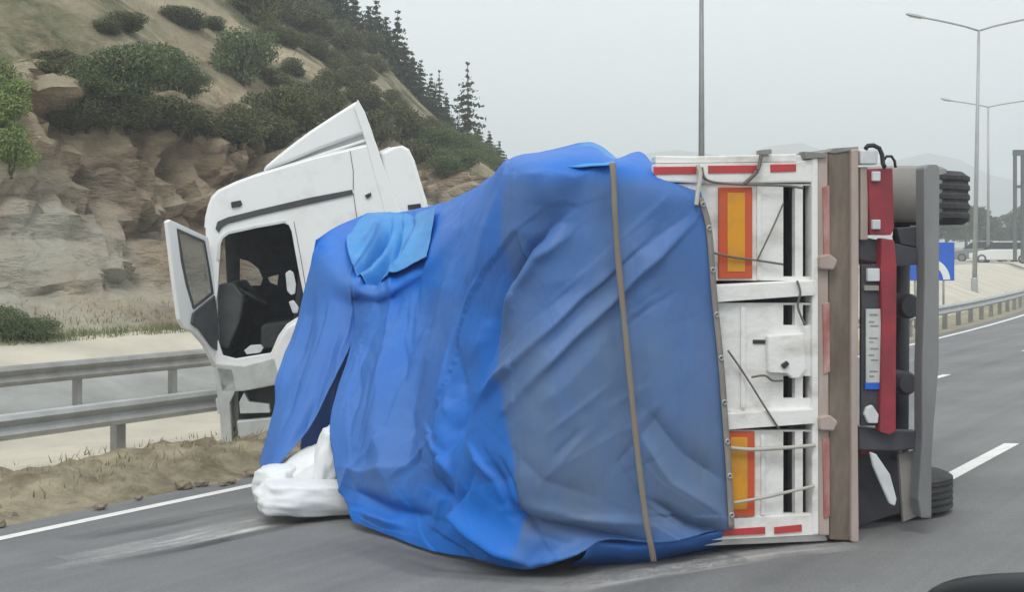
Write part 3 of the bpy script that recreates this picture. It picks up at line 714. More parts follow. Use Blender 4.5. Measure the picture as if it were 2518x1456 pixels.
# gantry at the edge of view
gp = at(2502, 560, 88); t, q = to_tq(gp); gp.z = ground_z(t, q)
G = thing('sign_gantry', 'dark steel sign gantry leg with cross ties far along the road', 'gantry', gp)
GP = Plane(Vector((gp.x, gp.y, 0)), (1, 0, 0), (0, 1, 0))
slab('column', GP, rect(2494, 372, 2501, 640), 0, 0.25, M['gantry'], G)
slab('column', GP, rect(2513, 372, 2520, 640), 0, 0.25, M['gantry'], G)
for y in (455, 540): slab('tie', GP, rect(2501, y, 2513, y+7), 0.05, 0.2, M['gantry'], G)
slab('cross_beam', GP, rect(2494, 368, 2800, 382), -0.02, 0.3, M['gantry'], G)
slab('sign_board', GP, rect(2560, 340, 2790, 440), -0.1, -0.03, M['sign_back'], G)

# ------------------------------------------------------------------ cars
def car(name, loc, heading, paint, label, scale=1.0, L=4.3, Wd=1.75, Hh=1.5, group=None):
    C = thing(name, label, 'car', loc, group)
    hx, hy = heading; f = Vector((hx, hy, 0)); s = Vector((-hy, hx, 0)); o = Vector(loc)
    def P(x, y, z): return o + f*x*scale + s*y*scale + Vector((0, 0, z*scale))
    h = L/2
    side = [(-h, 0.35), (-h-0.02, 0.62), (-h+0.06, 0.92), (-h+0.9, 0.98), (0.75, 0.97), (h-0.35, 0.80), (h, 0.62), (h, 0.35), (h-0.25, 0.24), (-h+0.25, 0.24)]
    n = len(side); vs, fs = [], []
    for y in (-1, -0.93, 0.93, 1):
        for x, z in side:
            k = 1.0 if abs(y) < 1 else 0.98
            zz = 0.6 + (z-0.6)*(1.0 if abs(y) < 1 else 0.9)
            vs.append(P(x*k, y*Wd/2, zz))
    for i in range(3):
        for j in range(n): fs.append((i*n+j, i*n+(j+1) % n, (i+1)*n+(j+1) % n, (i+1)*n+j))
    fs += [tuple(range(n)), tuple(3*n+j for j in range(n))]
    obj('body', vs, fs, paint, C, bevel=0.02*scale)
    cab = [(-h+0.55, 0.97), (-h+1.0, Hh-0.08), (-h+1.45, Hh), (0.35, Hh), (0.65, Hh-0.1), (1.25, 0.95)]
    def cabin(nm, inset, zt, mat, shrink=1.0):
        vs, fs = [], []; m = len(cab)
        for y in (-1, 1):
            for x, z in cab:
                u = (z-0.95)/(Hh-0.95); vs.append(P(x*shrink, y*(Wd/2-0.06-0.16*u-inset), min(z, zt)))
        for j in range(m): fs.append((j, (j+1) % m, m+(j+1) % m, m+j))
        fs += [tuple(range(m)), tuple(m+j for j in range(m))]
        return obj(nm, vs, fs, mat, C, bevel=0.015*scale)
    cabin('glasshouse', 0.0, Hh-0.05, M['car_glass'])
    vs = [P(x, y, z) for z in (Hh-0.06, Hh+0.02) for x, y in ((-h+0.95, -0.62), (0.62, -0.62), (0.62, 0.62), (-h+0.95, 0.62))]
    obj('roof', vs, [(0, 1, 2, 3), (4, 5, 6, 7), (0, 1, 5, 4), (1, 2, 6, 5), (2, 3, 7, 6), (3, 0, 4, 7)], paint, C, bevel=0.03*scale)
    for x in (-h+0.8, h-0.85):
        for y in (-1, 1):
            c = P(x, y*(Wd/2-0.1), 0.32); ax = s*y
            vs, fs = lathe_geo([(0.19*scale, 0.1*scale), (0.30*scale, 0.11*scale), (0.32*scale, 0.06*scale), (0.32*scale, -0.09*scale), (0.2*scale, -0.1*scale)], c, ax, 20)
            w = obj('wheel', vs, fs, M['rubber'], C, smooth=True)
            vs, fs = lathe_geo([(0.0, 0.07*scale), (0.1*scale, 0.08*scale), (0.2*scale, 0.1*scale)], c, ax, 16); obj('rim', vs, fs, M['rim'], w)
    for y in (-1, 1):
        for x, mt in ((h-0.02, M['lamp_glass']), (-h, M['red'])):
            vs = [P(x+dx, y*(0.55+dy), 0.68+dz) for dx in (-0.06, 0.035) for dy, dz in ((-0.14, -0.06), (0.16, -0.06), (0.16, 0.06), (-0.14, 0.06))]
            obj('headlight' if x > 0 else 'tail_light', vs, [(0, 1, 2, 3), (4, 5, 6, 7), (0, 1, 5, 4), (1, 2, 6, 5), (2, 3, 7, 6), (3, 0, 4, 7)], mt, C)
    return C, P
def car_at(px, Y, ang, paint, label):
    p = at(px, 640, Y); t, q = to_tq(p); p.z = ground_z(t, q) - 0.05
    car('parked_car', p, (math.sin(ang), math.cos(ang)), paint, label, group='cars stopped beyond the bank')
car_at(2468, 92, math.radians(-62), M['paint_white'], 'white car stopped beyond the pale bank')
car_at(2412, 98, math.radians(-70), M['paint_grey'], 'grey car stopped beside the pale lamp post')
car_at(2520, 100, math.radians(-40), M['paint_white'], 'white car partly hidden by the dark gantry leg')

# ------------------------------------------------------------------ tractor unit, cab tipped nose-down
HA = math.radians(-6)
CP0 = ground_px(600, 1110)
A1 = Vector((math.cos(HA), -math.sin(HA), 0)); W1 = Vector((math.sin(HA), math.cos(HA), 0))
CP = Plane(Vector((CP0.x, CP0.y, 0)), A1, W1)
T = thing('tractor_unit', 'white lorry cab pitched nose-down with its driver door hanging open', 'lorry cab', CP0)
WD = 2.3
outer = [(505, 565), (508, 535), (515, 505), (523, 485), (538, 470), (580, 450), (640, 428), (760, 392), (925, 352), (945, 415), (965, 475), (1010, 700), (1000, 860), (760, 930), (705, 940), (600, 962), (540, 958), (527, 880), (517, 800)]
hole = [(541, 625), (543, 600), (549, 586), (562, 576), (630, 561), (698, 549), (710, 554), (717, 570), (733, 660), (748, 735), (746, 760), (738, 776), (705, 797), (684, 826), (666, 868), (580, 882), (548, 874), (534, 830), (527, 780), (536, 710)]
slab('side_panel', CP, outer, 0.0, 0.05, M['white'], T, holes=[hole], bevel=0.012)
fw1 = [(548, 640), (575, 648), (600, 668), (612, 695), (606, 714), (548, 716)]; fw2 = [(626, 692), (656, 684), (652, 714), (632, 706)]
slab('far_side_panel', CP, outer, WD-0.05, WD, M['white'], T, holes=[fw1, fw2], bevel=0.012, ref=0)
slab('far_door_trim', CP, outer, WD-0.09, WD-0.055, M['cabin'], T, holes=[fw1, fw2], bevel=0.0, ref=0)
slab('far_window', CP, fw1, WD-0.035, WD-0.025, M['screen'], T, bevel=0.0, ref=0)
slab('far_window', CP, fw2, WD-0.035, WD-0.025, M['screen'], T, bevel=0.0, ref=0)
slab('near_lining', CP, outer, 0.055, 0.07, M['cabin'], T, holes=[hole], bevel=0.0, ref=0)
strip('roof', CP, [(506, 560), (508, 535), (515, 505), (523, 485), (538, 470), (580, 450), (640, 428), (760, 392), (925, 352)], 0.05, WD-0.05, M['white'], T)
strip('rear_wall', CP, [(920, 358), (941, 415), (961, 475), (1005, 700), (996, 860)], 0.05, WD-0.05, M['white'], T)
strip('front_panel', CP, [(519, 790), (529, 880), (541, 955)], 0.05, WD-0.05, M['white'], T)
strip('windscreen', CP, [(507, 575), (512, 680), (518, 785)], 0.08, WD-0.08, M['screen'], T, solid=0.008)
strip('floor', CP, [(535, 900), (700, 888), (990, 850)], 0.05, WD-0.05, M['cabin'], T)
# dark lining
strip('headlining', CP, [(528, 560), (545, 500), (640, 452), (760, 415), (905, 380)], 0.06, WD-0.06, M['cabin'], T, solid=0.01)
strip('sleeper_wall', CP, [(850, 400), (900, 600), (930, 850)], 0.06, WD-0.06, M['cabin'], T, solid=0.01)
slab('dashboard', CP, [(535, 700), (575, 695), (600, 730), (590, 790), (560, 860), (535, 850)], 0.25, WD-0.25, M['cabin_trim'], T, bevel=0.03, ref=0.25)
slab('seat', CP, [(640, 800), (720, 790), (738, 640), (752, 600), (775, 610), (770, 700), (750, 815), (740, 855), (640, 860)], 0.35, 0.9, M['cabin'], T, bevel=0.05, ref=0.35)
slab('seat', CP, [(640, 800), (720, 790), (738, 640), (752, 600), (775, 610), (770, 700), (750, 815), (740, 855), (640, 860)], 1.35, 1.9, M['cabin'], T, bevel=0.05, ref=0.35)
c = CP.px(618, 725, 0.62); ax = Vector((A1.x*0.55, A1.y*0.55, 0.83))
tor = [(0.225 + 0.02*math.cos(a), 0.02*math.sin(a)) for a in [i*math.pi/4 for i in range(9)]]
vs, fs = lathe_geo(tor, c, ax, 28); sw = obj('steering_wheel', vs, fs, M['black'], T, smooth=True)
tube('steering_column', [c, c - ax*0.35 - A1*0.1], 0.035, M['black'], T, 8)
vs, fs = lathe_geo([(0, 0.03), (0.07, 0.02), (0.08, -0.03), (0, -0.04)], c, ax, 16); obj('hub', vs, fs, M['black'], sw)
# grab handles seen pale against the dark
slab('grab_handle', CP, [(702, 672), (712, 664), (722, 670), (728, 700), (726, 722), (716, 726), (706, 715)], -0.03, 0.02, M['pale_grey'], T, bevel=0.012, ref=0)
slab('grab_handle', CP, [(710, 742), (722, 738), (735, 756), (732, 770), (720, 770)], -0.03, 0.02, M['pale_grey'], T, bevel=0.012, ref=0)
slab('sill_plate', CP, [(600, 862), (615, 850), (640, 848), (648, 856), (640, 868), (606, 872)], 0.06, 0.16, M['pale_grey'], T, bevel=0.01, ref=0.06)
slab('drip_rail', CP, [(530, 562), (535, 545), (560, 534), (640, 514), (760, 486), (866, 466), (868, 478), (760, 502), (640, 529), (560, 550), (545, 560), (538, 572)], -0.022, 0.02, M['strip'], T, bevel=0.006, ref=0)
slab('door_frame_moulding', CP, [(532, 640), (536, 600), (545, 580), (560, 569), (630, 554), (702, 541), (702, 548), (630, 561), (562, 576), (549, 586), (543, 600), (541, 640)], -0.015, 0.015, M['pale_grey'], T, bevel=0.004, ref=0)
slab('marker_lamp', CP, [(568, 497), (592, 492), (596, 502), (590, 508), (570, 511)], -0.025, 0.02, M['black'], T, bevel=0.006, ref=0)
def seam(pts):
    o_ = [(x+1.6, y+0.6) for x, y in pts]; slab('panel_gap', CP, pts + o_[::-1], -0.006, 0.01, M['strip'], T, bevel=0, ref=0)
seam([(722, 545), (740, 640), (756, 735), (752, 775)]); seam([(868, 474), (880, 560), (892, 640)]); seam([(860, 370), (868, 420), (868, 466)])
slab('latch', CP, [(897, 480), (912, 473), (913, 481), (903, 489)], -0.025, 0.02, M['black'], T, bevel=0.004, ref=0)
slab('fuel_cap', CP, rect(672, 888, 690, 902), -0.02, 0.02, M['black'], T, bevel=0.008, ref=0)
# roof deflector: outer wedge with sunk side flute
dfl = [(645, 422), (652, 408), (680, 384), (720, 352), (760, 322), (815, 286), (878, 246), (896, 275), (906, 312), (900, 325), (850, 342), (780, 368), (710, 398)]
slab('roof_deflector', CP, dfl, 0.03, WD-0.03, M['white'], T, bevel=0.035, ref=0)
slab('deflector_flute', CP, [(645, 425), (700, 396), (780, 362), (860, 334), (905, 312), (924, 352), (800, 384), (700, 412)], 0.17, WD-0.17, M['white'], T, bevel=0.01, ref=0)
slab('deflector_rib', CP, [(720, 398), (790, 373), (858, 352), (905, 336), (910, 343), (860, 360), (790, 383), (726, 403)], 0.09, 0.2, M['white'], T, bevel=0.02, ref=0)
slab('side_extender', CP, [(870, 262), (880, 244), (897, 275), (914, 320), (930, 372), (945, 415), (965, 475), (985, 520), (1010, 640), (975, 640), (940, 500), (918, 420), (900, 350)], -0.012, 0.03, M['white'], T, bevel=0.01, ref=0)
slab('side_extender', CP, [(936, 374), (960, 362), (990, 357), (1006, 366), (1020, 395), (1036, 450), (1050, 495), (1060, 545), (1068, 640), (985, 640), (965, 520), (945, 420)], 0.10, 0.45, M['white'], T, bevel=0.05, ref=0.10)
slab('extender_slot', CP, [(1002, 504), (1034, 500), (1036, 511), (1004, 516)], 0.08, 0.12, M['black'], T, bevel=0.004, ref=0.08)
slab('extender_stay', CP, [(932, 372), (958, 360), (962, 368), (938, 382)], 0.12, 0.2, M['white'], T, bevel=0.01, ref=0.12)
# lower body
slab('wheel_arch', CP, [(740, 785), (706, 806), (688, 835), (672, 880), (690, 940), (740, 950), (790, 930), (800, 800)], -0.04, 0.03, M['white'], T, bevel=0.02, ref=0)
slab('sill_panel', CP, [(530, 893), (600, 900), (672, 880), (705, 905), (690, 945), (600, 962), (545, 965)], -0.03, 0.02, M['grey_white'], T, bevel=0.015, ref=0)
slab('step_well', CP, rect(585, 945, 690, 1035), 0.16, 0.5, M['dark'], T, bevel=0.01, ref=0.1)  # shade of the step recess put into a near-black block
slab('step', CP, [(588, 990), (600, 965), (612, 990), (662, 996), (664, 1016), (590, 1018)], 0.0, 0.22, M['grey_white'], T, bevel=0.01, ref=0)
slab('step', CP, [(582, 1036), (665, 1028), (690, 1030), (690, 1090), (640, 1094), (600, 1090), (586, 1070)], -0.02, 0.3, M['grey_white'], T, bevel=0.02, ref=0)
slab('bumper', CP, [(529, 900), (575, 905), (585, 950), (566, 990), (572, 1092), (545, 1090), (540, 1010), (530, 940)], -0.03, WD+0.03, M['grey_white'], T, bevel=0.025, ref=0)
slab('headlight', CP, [(526, 985), (541, 985), (546, 1020), (532, 1022)], 0.15, 0.55, M['lamp_glass'], T, bevel=0.01, ref=0)
slab('headlight', CP, [(526, 985), (541, 985), (546, 1020), (532, 1022)], WD-0.55, WD-0.15, M['lamp_glass'], T, bevel=0.01, ref=0)
# chassis and wheels, mostly behind the tarpaulin
for w in (0.7, 1.45): slab('chassis_rail', CP, [(600, 925), (1120, 905), (1120, 950), (600, 970)], w, w+0.09, M['navy'], T, bevel=0.01, ref=0)
def wheel(parent, c, ax, R, wd):
    prof = [(R*0.55, wd*0.5), (R*0.9, wd*0.5), (R*0.98, wd*0.42)]
    for i in range(5):
        x = wd*(0.36 - 0.18*i); prof += [(R, x+0.05*wd), (R, x-0.03*wd), (R*0.975, x-0.04*wd), (R*0.975, x-0.09*wd)]
    prof += [(R, -wd*0.42), (R*0.9, -wd*0.5), (R*0.55, -wd*0.5)]
    vs, fs = lathe_geo(prof, c, ax, 40); w = obj('wheel', vs, fs, M['rubber'], parent, smooth=False)
    vs, fs = lathe_geo([(0, wd*0.1), (R*0.2, wd*0.12), (R*0.24, wd*0.3), (R*0.3, wd*0.3), (R*0.36, wd*0.12), (R*0.56, wd*0.45), (R*0.56, -wd*0.45), (R*0.3, -wd*0.3), (0, -wd*0.3)], c, ax, 28); obj('rim', vs, fs, M['rim'], w)
for x, y, w in ((800, 1000, 0.18), (800, 1000, 2.1), (1075, 985, 0.3), (1075, 985, 2.0)):
    c = CP.px(x, y, 0) + W1*w; t, q = to_tq(c); c.z = ground_z(t, q) + 0.49
    wheel(T, c, -W1 if w < 1 else W1, 0.5, 0.3)
# open door, swung forward past square
th = math.radians(118)
HD = (A1*math.cos(th) - W1*math.sin(th)).normalized(); DN = Vector((-HD.y, HD.x, 0))
if DN.y < 0: DN = -DN
hp = CP.px(519, 700, -0.02)
DP = Plane(Vector((hp.x, hp.y, 0)), HD, DN)
dout = [(407, 545), (414, 540), (470, 566), (508, 584), (516, 640), (524, 720), (534, 800), (540, 905), (528, 905), (500, 850), (470, 815), (448, 806), (437, 785), (424, 690)]
dwin = [(430, 562), (498, 592), (510, 660), (520, 722), (470, 762), (452, 700), (440, 640)]
D = slab('door', DP, dout, -0.03, 0.03, M['white'], T, holes=[dwin], bevel=0.012, ref=0)
slab('window', DP, dwin, -0.006, 0.006, M['glass'], D, bevel=0, ref=0)
slab('door_trim', DP, [(466, 770), (520, 726), (528, 790), (533, 868), (512, 852), (482, 810), (462, 795)], -0.06, -0.031, M['cabin_trim'], D, bevel=0.012, ref=0)
slab('window_seal', DP, dwin, -0.04, -0.031, M['strip'], D, holes=[[(434, 570), (495, 597), (506, 662), (514, 718), (472, 752), (456, 698), (445, 640)]], bevel=0.003, ref=0)
slab('door_mirror', DP, [(444, 628), (452, 620), (460, 630), (462, 655), (456, 668), (447, 655)], 0.06, 0.12, M['pale_grey'], D, bevel=0.015, ref=0)
slab('mirror_arm', DP, [(438, 640), (452, 636), (452, 642), (438, 648)], 0.02, 0.08, M['black'], D, bevel=0.003, ref=0)

# ------------------------------------------------------------------ tipped semi-trailer, lying on its left side
TA = math.radians(12)
TU = Vector((math.cos(TA), math.sin(TA), 0)); TT = Vector((-math.sin(TA), math.cos(TA), 0))
tp = ground_px(2070, 1336)
TP = Plane(Vector((tp.x, tp.y, 0)), TU, TT)
R = thing('trailer', 'white and red cargo trailer tipped on its side showing its tailgate and underside', 'trailer', tp)
LEN = 5.6
slab('bed_floor', TP, [(2036, 372), (2094, 366), (2094, 1332), (2040, 1328)], 0.0, LEN, M['mud'], R, bevel=0.01)
slab('bed_edge', TP, [(2094, 368), (2112, 364), (2113, 700), (2110, 1000), (2113, 1336), (2094, 1334)], -0.03, 0.4, M['pink_edge'], R, bevel=0.01)
slab('bed_frame', TP, [(2010, 385), (2036, 374), (2040, 1318), (2014, 1318)], -0.015, 0.09, M['pink_edge'], R, bevel=0.01)
for y0, y1 in ((460, 650), (748, 915), (1080, 1270)): slab('red_stripe', TP, [(2024, y0), (2040, y0-4), (2041, y1), (2027, y1+6)], -0.028, -0.012, M['faded_red'], R, bevel=0.003)
for y in (648, 1045): slab('hinge_bracket', TP, [(2016, y-18), (2042, y-24), (2062, y-8), (2052, y+16), (2018, y+14)], -0.07, 0.0, M['pink_edge'], R, bevel=0.015)
slab('upper_side_wall', TP, [(1650, 388), (2032, 380), (2032, 402), (1650, 406)], 0.02, LEN-1.5, M['white_dull'], R, bevel=0.01)
slab('lower_side_wall', TP, [(1300, 1345), (2036, 1312), (2036, 1332), (1300, 1362)], 0.06, LEN, M['white_dull'], R, bevel=0.01)
slab('front_wall', TP, [(1420, 470), (2030, 420), (2030, 1310), (1420, 1300)], LEN-0.1, LEN, M['white_dull'], R, bevel=0.01, ref=0)
slab('slot_shade_plate', TP, [(1300, 425), (1990, 410), (1990, 1305), (1310, 1335)], 0.35, 0.40, M['dark'], R, bevel=0.0, ref=0)  # dark plate painting the shade seen through the tailgate slots
# tailgate
slab('top_rail', TP, [(1612, 402), (1960, 398), (2012, 388), (2012, 448), (1740, 452), (1612, 446)], -0.02, 0.08, M['white_dull'], R, bevel=0.012)
slab('top_lip', TP, [(1612, 382), (1700, 384), (1960, 378), (1960, 397), (1612, 401)], 0.0, 0.1, M['white_dull'], R, bevel=0.01)
for x0, x1, yy in ((1608, 1712, 410), (1742, 1862, 407), (1895, 1958, 404)): slab('red_tape', TP, [(x0, yy), (x1, yy-1), (x1, yy+17), (x0, yy+19)], -0.027, -0.015, M['red_tape'], R, bevel=0.002)
gate_hole = lambda y0, y1: [rect(1926, y0, 1955, y1), rect(1974, y0, 1995, y1)]
slab('tailgate_panel', TP, rect(1640, 452, 2010, 690), 0.0, 0.05, M['white_dull'], R, holes=gate_hole(456, 680), bevel=0.006)
slab('tailgate_panel', TP, rect(1640, 745, 2010, 1012), 0.0, 0.05, M['white_dull'], R, holes=gate_hole(750, 800) + gate_hole(925, 980), bevel=0.006)
slab('tailgate_panel', TP, rect(1640, 1058, 2010, 1272), 0.0, 0.05, M['white_dull'], R, holes=gate_hole(1062, 1264), bevel=0.006)
slab('cross_rail', TP, [(1640, 706), (2000, 688), (2006, 726), (1640, 752)], -0.045, 0.06, M['white_dull'], R, bevel=0.012)
slab('cross_rail', TP, [(1640, 1024), (2000, 1004), (2006, 1042), (1640, 1068)], -0.045, 0.06, M['white_dull'], R, bevel=0.012)
slab('bottom_rail', TP, [(1640, 1284), (2012, 1266), (2014, 1316), (1640, 1336)], -0.02, 0.08, M['white_dull'], R, bevel=0.012)
for x0, x1, yy in ((1770, 1882, 1300), (1905, 1972, 1294)): slab('red_tape', TP, [(x0, yy+4), (x1, yy-3), (x1, yy+14), (x0, yy+20)], -0.03, -0.015, M['red_tape'], R, bevel=0.002)
slab('gate_post', TP, [(1997, 388), (2012, 386), (2014, 1316), (1998, 1318)], -0.03, 0.09, M['white_dull'], R, bevel=0.01)
for rc, rin in ((rect(1768, 460, 1850, 685), rect(1789, 474, 1832, 668)), (rect(1778, 1062, 1856, 1270), rect(1797, 1076, 1838, 1254))):
    mp = slab('marker_plate', TP, rc, -0.022, -0.002, M['orange_red'], R, bevel=0.003)
    slab('amber_field', TP, rin, -0.026, -0.0215, M['orange'], mp, bevel=0.001)
slab('gate_rib', TP, rect(1862, 456, 1872, 688), -0.018, 0.01, M['white_dull'], R, bevel=0.004)
slab('gate_rib', TP, rect(1822, 756, 1834, 1004), -0.018, 0.01, M['white_dull'], R, bevel=0.004)
slab('gate_rib', TP, rect(1872, 1072, 1882, 1268), -0.018, 0.01, M['white_dull'], R, bevel=0.004)
slab('latch_box', TP, [(1888, 826), (1978, 818), (1984, 910), (1968, 930), (1948, 932), (1935, 918), (1890, 916)], -0.05, 0.0, M['white_dull'], R, bevel=0.012)
slab('latch_handle', TP, [(1922, 898), (1936, 888), (1942, 896), (1930, 908)], -0.07, -0.045, M['black'], R, bevel=0.004)
slab('gate_slot', TP, rect(1852, 836, 1882, 846), -0.008, 0.02, M['dark'], R, bevel=0.003)
slab('top_hook', TP, [(1872, 368), (1898, 366), (1898, 378), (1872, 382)], -0.04, 0.05, M['steel_dull'], R, bevel=0.004)
slab('top_hook', TP, [(1976, 372), (2034, 376), (2034, 386), (1982, 390)], -0.04, 0.05, M['steel_dull'], R, bevel=0.004)
slab('rope_cleat', TP, [(1716, 412), (1730, 408), (1742, 440), (1728, 450)], -0.06, -0.01, M['white_dull'], R, bevel=0.006)
slab('top_cap', TP, [(2034, 374), (2048, 364), (2112, 360), (2112, 368), (2050, 378)], -0.01, 0.6, M['steel_dull'], R, bevel=0.008)
# underside
slab('chassis_rail', TP, rect(2115, 600, 2150, 650), 0.3, LEN, M['red'], R, bevel=0.01, ref=0.3)
slab('chassis_rail', TP, rect(2115, 1075, 2150, 1120), 0.3, LEN, M['red'], R, bevel=0.01, ref=0.3)
slab('tail_light_board', TP, [(2135, 415), (2196, 412), (2200, 560), (2192, 578), (2140, 578)], -0.02, 0.05, M['red'], R, bevel=0.01)
for y in (433, 552): slab('tail_light', TP, rect(2146, y-12, 2166, y+12), -0.045, -0.018, M['pale_grey'], R, bevel=0.006)
slab('light_bracket', TP, rect(2116, 410, 2134, 590), 0.0, 0.08, M['pink_edge'], R, bevel=0.006)
slab('work_lamp', TP, rect(2116, 368, 2160, 404), -0.03, 0.06, M['pale_grey'], R, bevel=0.012)
hook = [TP.px(x, y, -0.02) for x, y in ((2128, 366), (2134, 358), (2148, 357), (2162, 364), (2169, 380), (2171, 402), (2176, 412))]
tube('lamp_cable', hook, 0.016, M['black'], R, 8)
hook = [TP.px(x, y, 0.02) for x, y in ((2172, 395), (2180, 384), (2192, 384), (2200, 396), (2202, 412))]
tube('lamp_cable', hook, 0.01, M['black'], R, 8)
# curved mudguard round the upper wheel
def guard(c, ax, R0, w, a0, a1, name):
    vs, fs = [], []; n = 18
    for i in range(n+1):
        a = a0 + (a1-a0)*i/n; d = TU*math.cos(a) - TT*math.sin(a)
        for h in (-w/2, -w/2*0.9, w/2*0.9, w/2):
            vs.append(c + d*(R0 - (0.04 if abs(h) >= w/2 else 0)) + Vector((0, 0, h)))
    for i in range(n):
        for j in range(3): fs.append((i*4+j, i*4+j+1, i*4+j+5, i*4+j+4))
    o = obj(name, vs, fs, M['guard'], R, smooth=True, solid=0.02); return o
def wheel_at(px_right, y0, y1, w):
    pr = TP.px(px_right, (y0+y1)/2, w); a, b_ = (pr-TP.p0).dot(TU), pr.z
    h = TP.px(px_right, y0, w).z - TP.px(px_right, y1, w).z
    c = TP.pt(a-0.48, b_, w); wheel(R, c, (0, 0, 1) if y0 < 700 else (0, 0, -1), 0.48, h); return c, h
cu, hu = wheel_at(2362, 428, 553, 0.75)
wheel_at(2362, 428, 553, 2.0)
cl, hl = wheel_at(2322, 1152, 1236, 0.95)
wheel_at(2322, 1152, 1236, 2.2)
guard(TP.pt((cu-TP.p0).dot(TU)-0.10, cu.z+0.02, 0.66), None, 0.40, hu*1.0, 1.02, 2.6, 'mudguard')
for w in (0.75, 2.0):
    a = (cu-TP.p0).dot(TU); tube('axle', [TP.pt(a, cu.z, w), TP.pt(a-0.02, cl.z, w)], 0.065, M['navy'], R, 12)
    for y in (625, 1095):
        p = TP.px(2150, y, w); tube('spring', [TP.pt(a-0.30, p.z, w-0.5), TP.pt(a-0.1, p.z, w-0.1), TP.pt(a-0.1, p.z, w+0.1), TP.pt(a-0.30, p.z, w+0.5)], 0.035, M['navy'], R, 8)
# rear underrun bar and its arms
slab('underrun_bar', TP, [(2272, 412), (2280, 404), (2306, 404), (2312, 410), (2310, 900), (2298, 1040), (2292, 1130), (2292, 1276), (2266, 1276), (2258, 1230), (2268, 1080), (2268, 900), (2274, 700)], -0.06, 0.06, M['bar'], R, bevel=0.02)
slab('bar_arm', TP, [(2112, 580), (2200, 598), (2268, 612), (2268, 650), (2200, 656), (2112, 640)], 0.03, 0.15, M['navy'], R, bevel=0.012)
slab('bar_arm', TP, [(2112, 1050), (2200, 1060), (2266, 1062), (2262, 1105), (2200, 1110), (2112, 1108)], 0.03, 0.15, M['navy'], R, bevel=0.012)
slab('bar_gusset', TP, [(2205, 560), (2262, 556), (2262, 610), (2215, 600)], 0.06, 0.12, M['navy'], R, bevel=0.008)
slab('light_beam', TP, [(2168, 585), (2200, 590), (2206, 660), (2204, 1062), (2190, 1070), (2164, 1064), (2170, 800), (2166, 660)], -0.04, 0.04, M['red'], R, bevel=0.01)
slab('plate_carrier', TP, rect(2118, 650, 2168, 1048), 0.0, 0.03, M['navy'], R, bevel=0.006)
slab('small_lamp', TP, rect(2134, 660, 2164, 692), -0.03, 0.002, M['pale_grey'], R, bevel=0.006)
slab('small_lamp', TP, rect(2126, 702, 2162, 715), -0.02, 0.002, M['guard'], R, bevel=0.004)
npl = slab('number_plate', TP, rect(2130, 760, 2166, 942), -0.016, -0.004, M['grey_white'], R, bevel=0.003)
slab('blue_band', TP, rect(2128, 942, 2166, 958), -0.016, -0.004, M['blue_sign'], R, bevel=0.002)
for y0, y1, x0, x1 in ((772, 777, 2138, 2158), (790, 794, 2136, 2150), (800, 804, 2140, 2160), (830, 834, 2137, 2159), (840, 843, 2137, 2148), (856, 860, 2140, 2160), (872, 876, 2136, 2150), (884, 888, 2142, 2160), (912, 916, 2138, 2158), (924, 928, 2138, 2150)):
    slab('number_stroke', TP, rect(x0, y0, x1, y1), -0.0175, -0.0155, M['guard'], npl, bevel=0)
slab('small_lamp', TP, [(2132, 1002), (2146, 996), (2162, 1020), (2160, 1042), (2136, 1042), (2126, 1020)], -0.035, 0.002, M['pale_grey'], R, bevel=0.01)
for x, y, r in ((2220, 752, 0.09), (2214, 940, 0.085)):
    c = TP.px(x, y, 0.5); vs, fs = lathe_geo([(0, -0.12), (r*0.8, -0.12), (r, -0.09), (r, 0.12), (0, 0.13)], c, TT, 20); obj('brake_chamber', vs, fs, M['navy'], R)
slab('hanging_panel', TP, [(2140, 1112), (2156, 1118), (2190, 1168), (2206, 1228), (2202, 1246), (2188, 1240), (2166, 1190), (2148, 1148)], -0.03, 0.0, M['pale_grey'], R, bevel=0.01)
slab('flap_and_shade', TP, [(2116, 1110), (2255, 1110), (2255, 1280), (2116, 1325)], 0.35, 0.38, M['navy'], R, bevel=0.004, ref=0.1)  # dark plate added for the shade low on the underside
slab('flap_and_shade', TP, [(2210, 1120), (2254, 1108), (2258, 1270), (2222, 1285)], 0.10, 0.13, M['guard'], R, bevel=0.004, ref=0.1)

# ------------------------------------------------------------------ tarpaulin
def cr(p0, p1, p2, p3, u):
    return 0.5*((2*p1) + (p2-p0)*u + (2*p0-5*p1+4*p2-p3)*u*u + (3*p1-p0-3*p2+p3)*u**3)
def crsample(P, u):
    n = len(P)-1; x = max(0.0, min(n-1e-6, u*n)); i = int(x); f = x-i
    return cr(P[max(i-1, 0)], P[i], P[i+1], P[min(i+2, n)], f)
def rear(x, y, w=-0.10): return TP.px(x, y, w)
def seg_d(px, py, a, b):
    vx, vy = b[0]-a[0], b[1]-a[1]; L2 = vx*vx+vy*vy
    u = max(0, min(1, ((px-a[0])*vx + (py-a[1])*vy)/L2)); cx, cy = a[0]+u*vx, a[1]+u*vy
    L = math.sqrt(L2); sd = ((px-a[0])*vy - (py-a[1])*vx)/L
    return math.hypot(px-cx, py-cy), sd, u
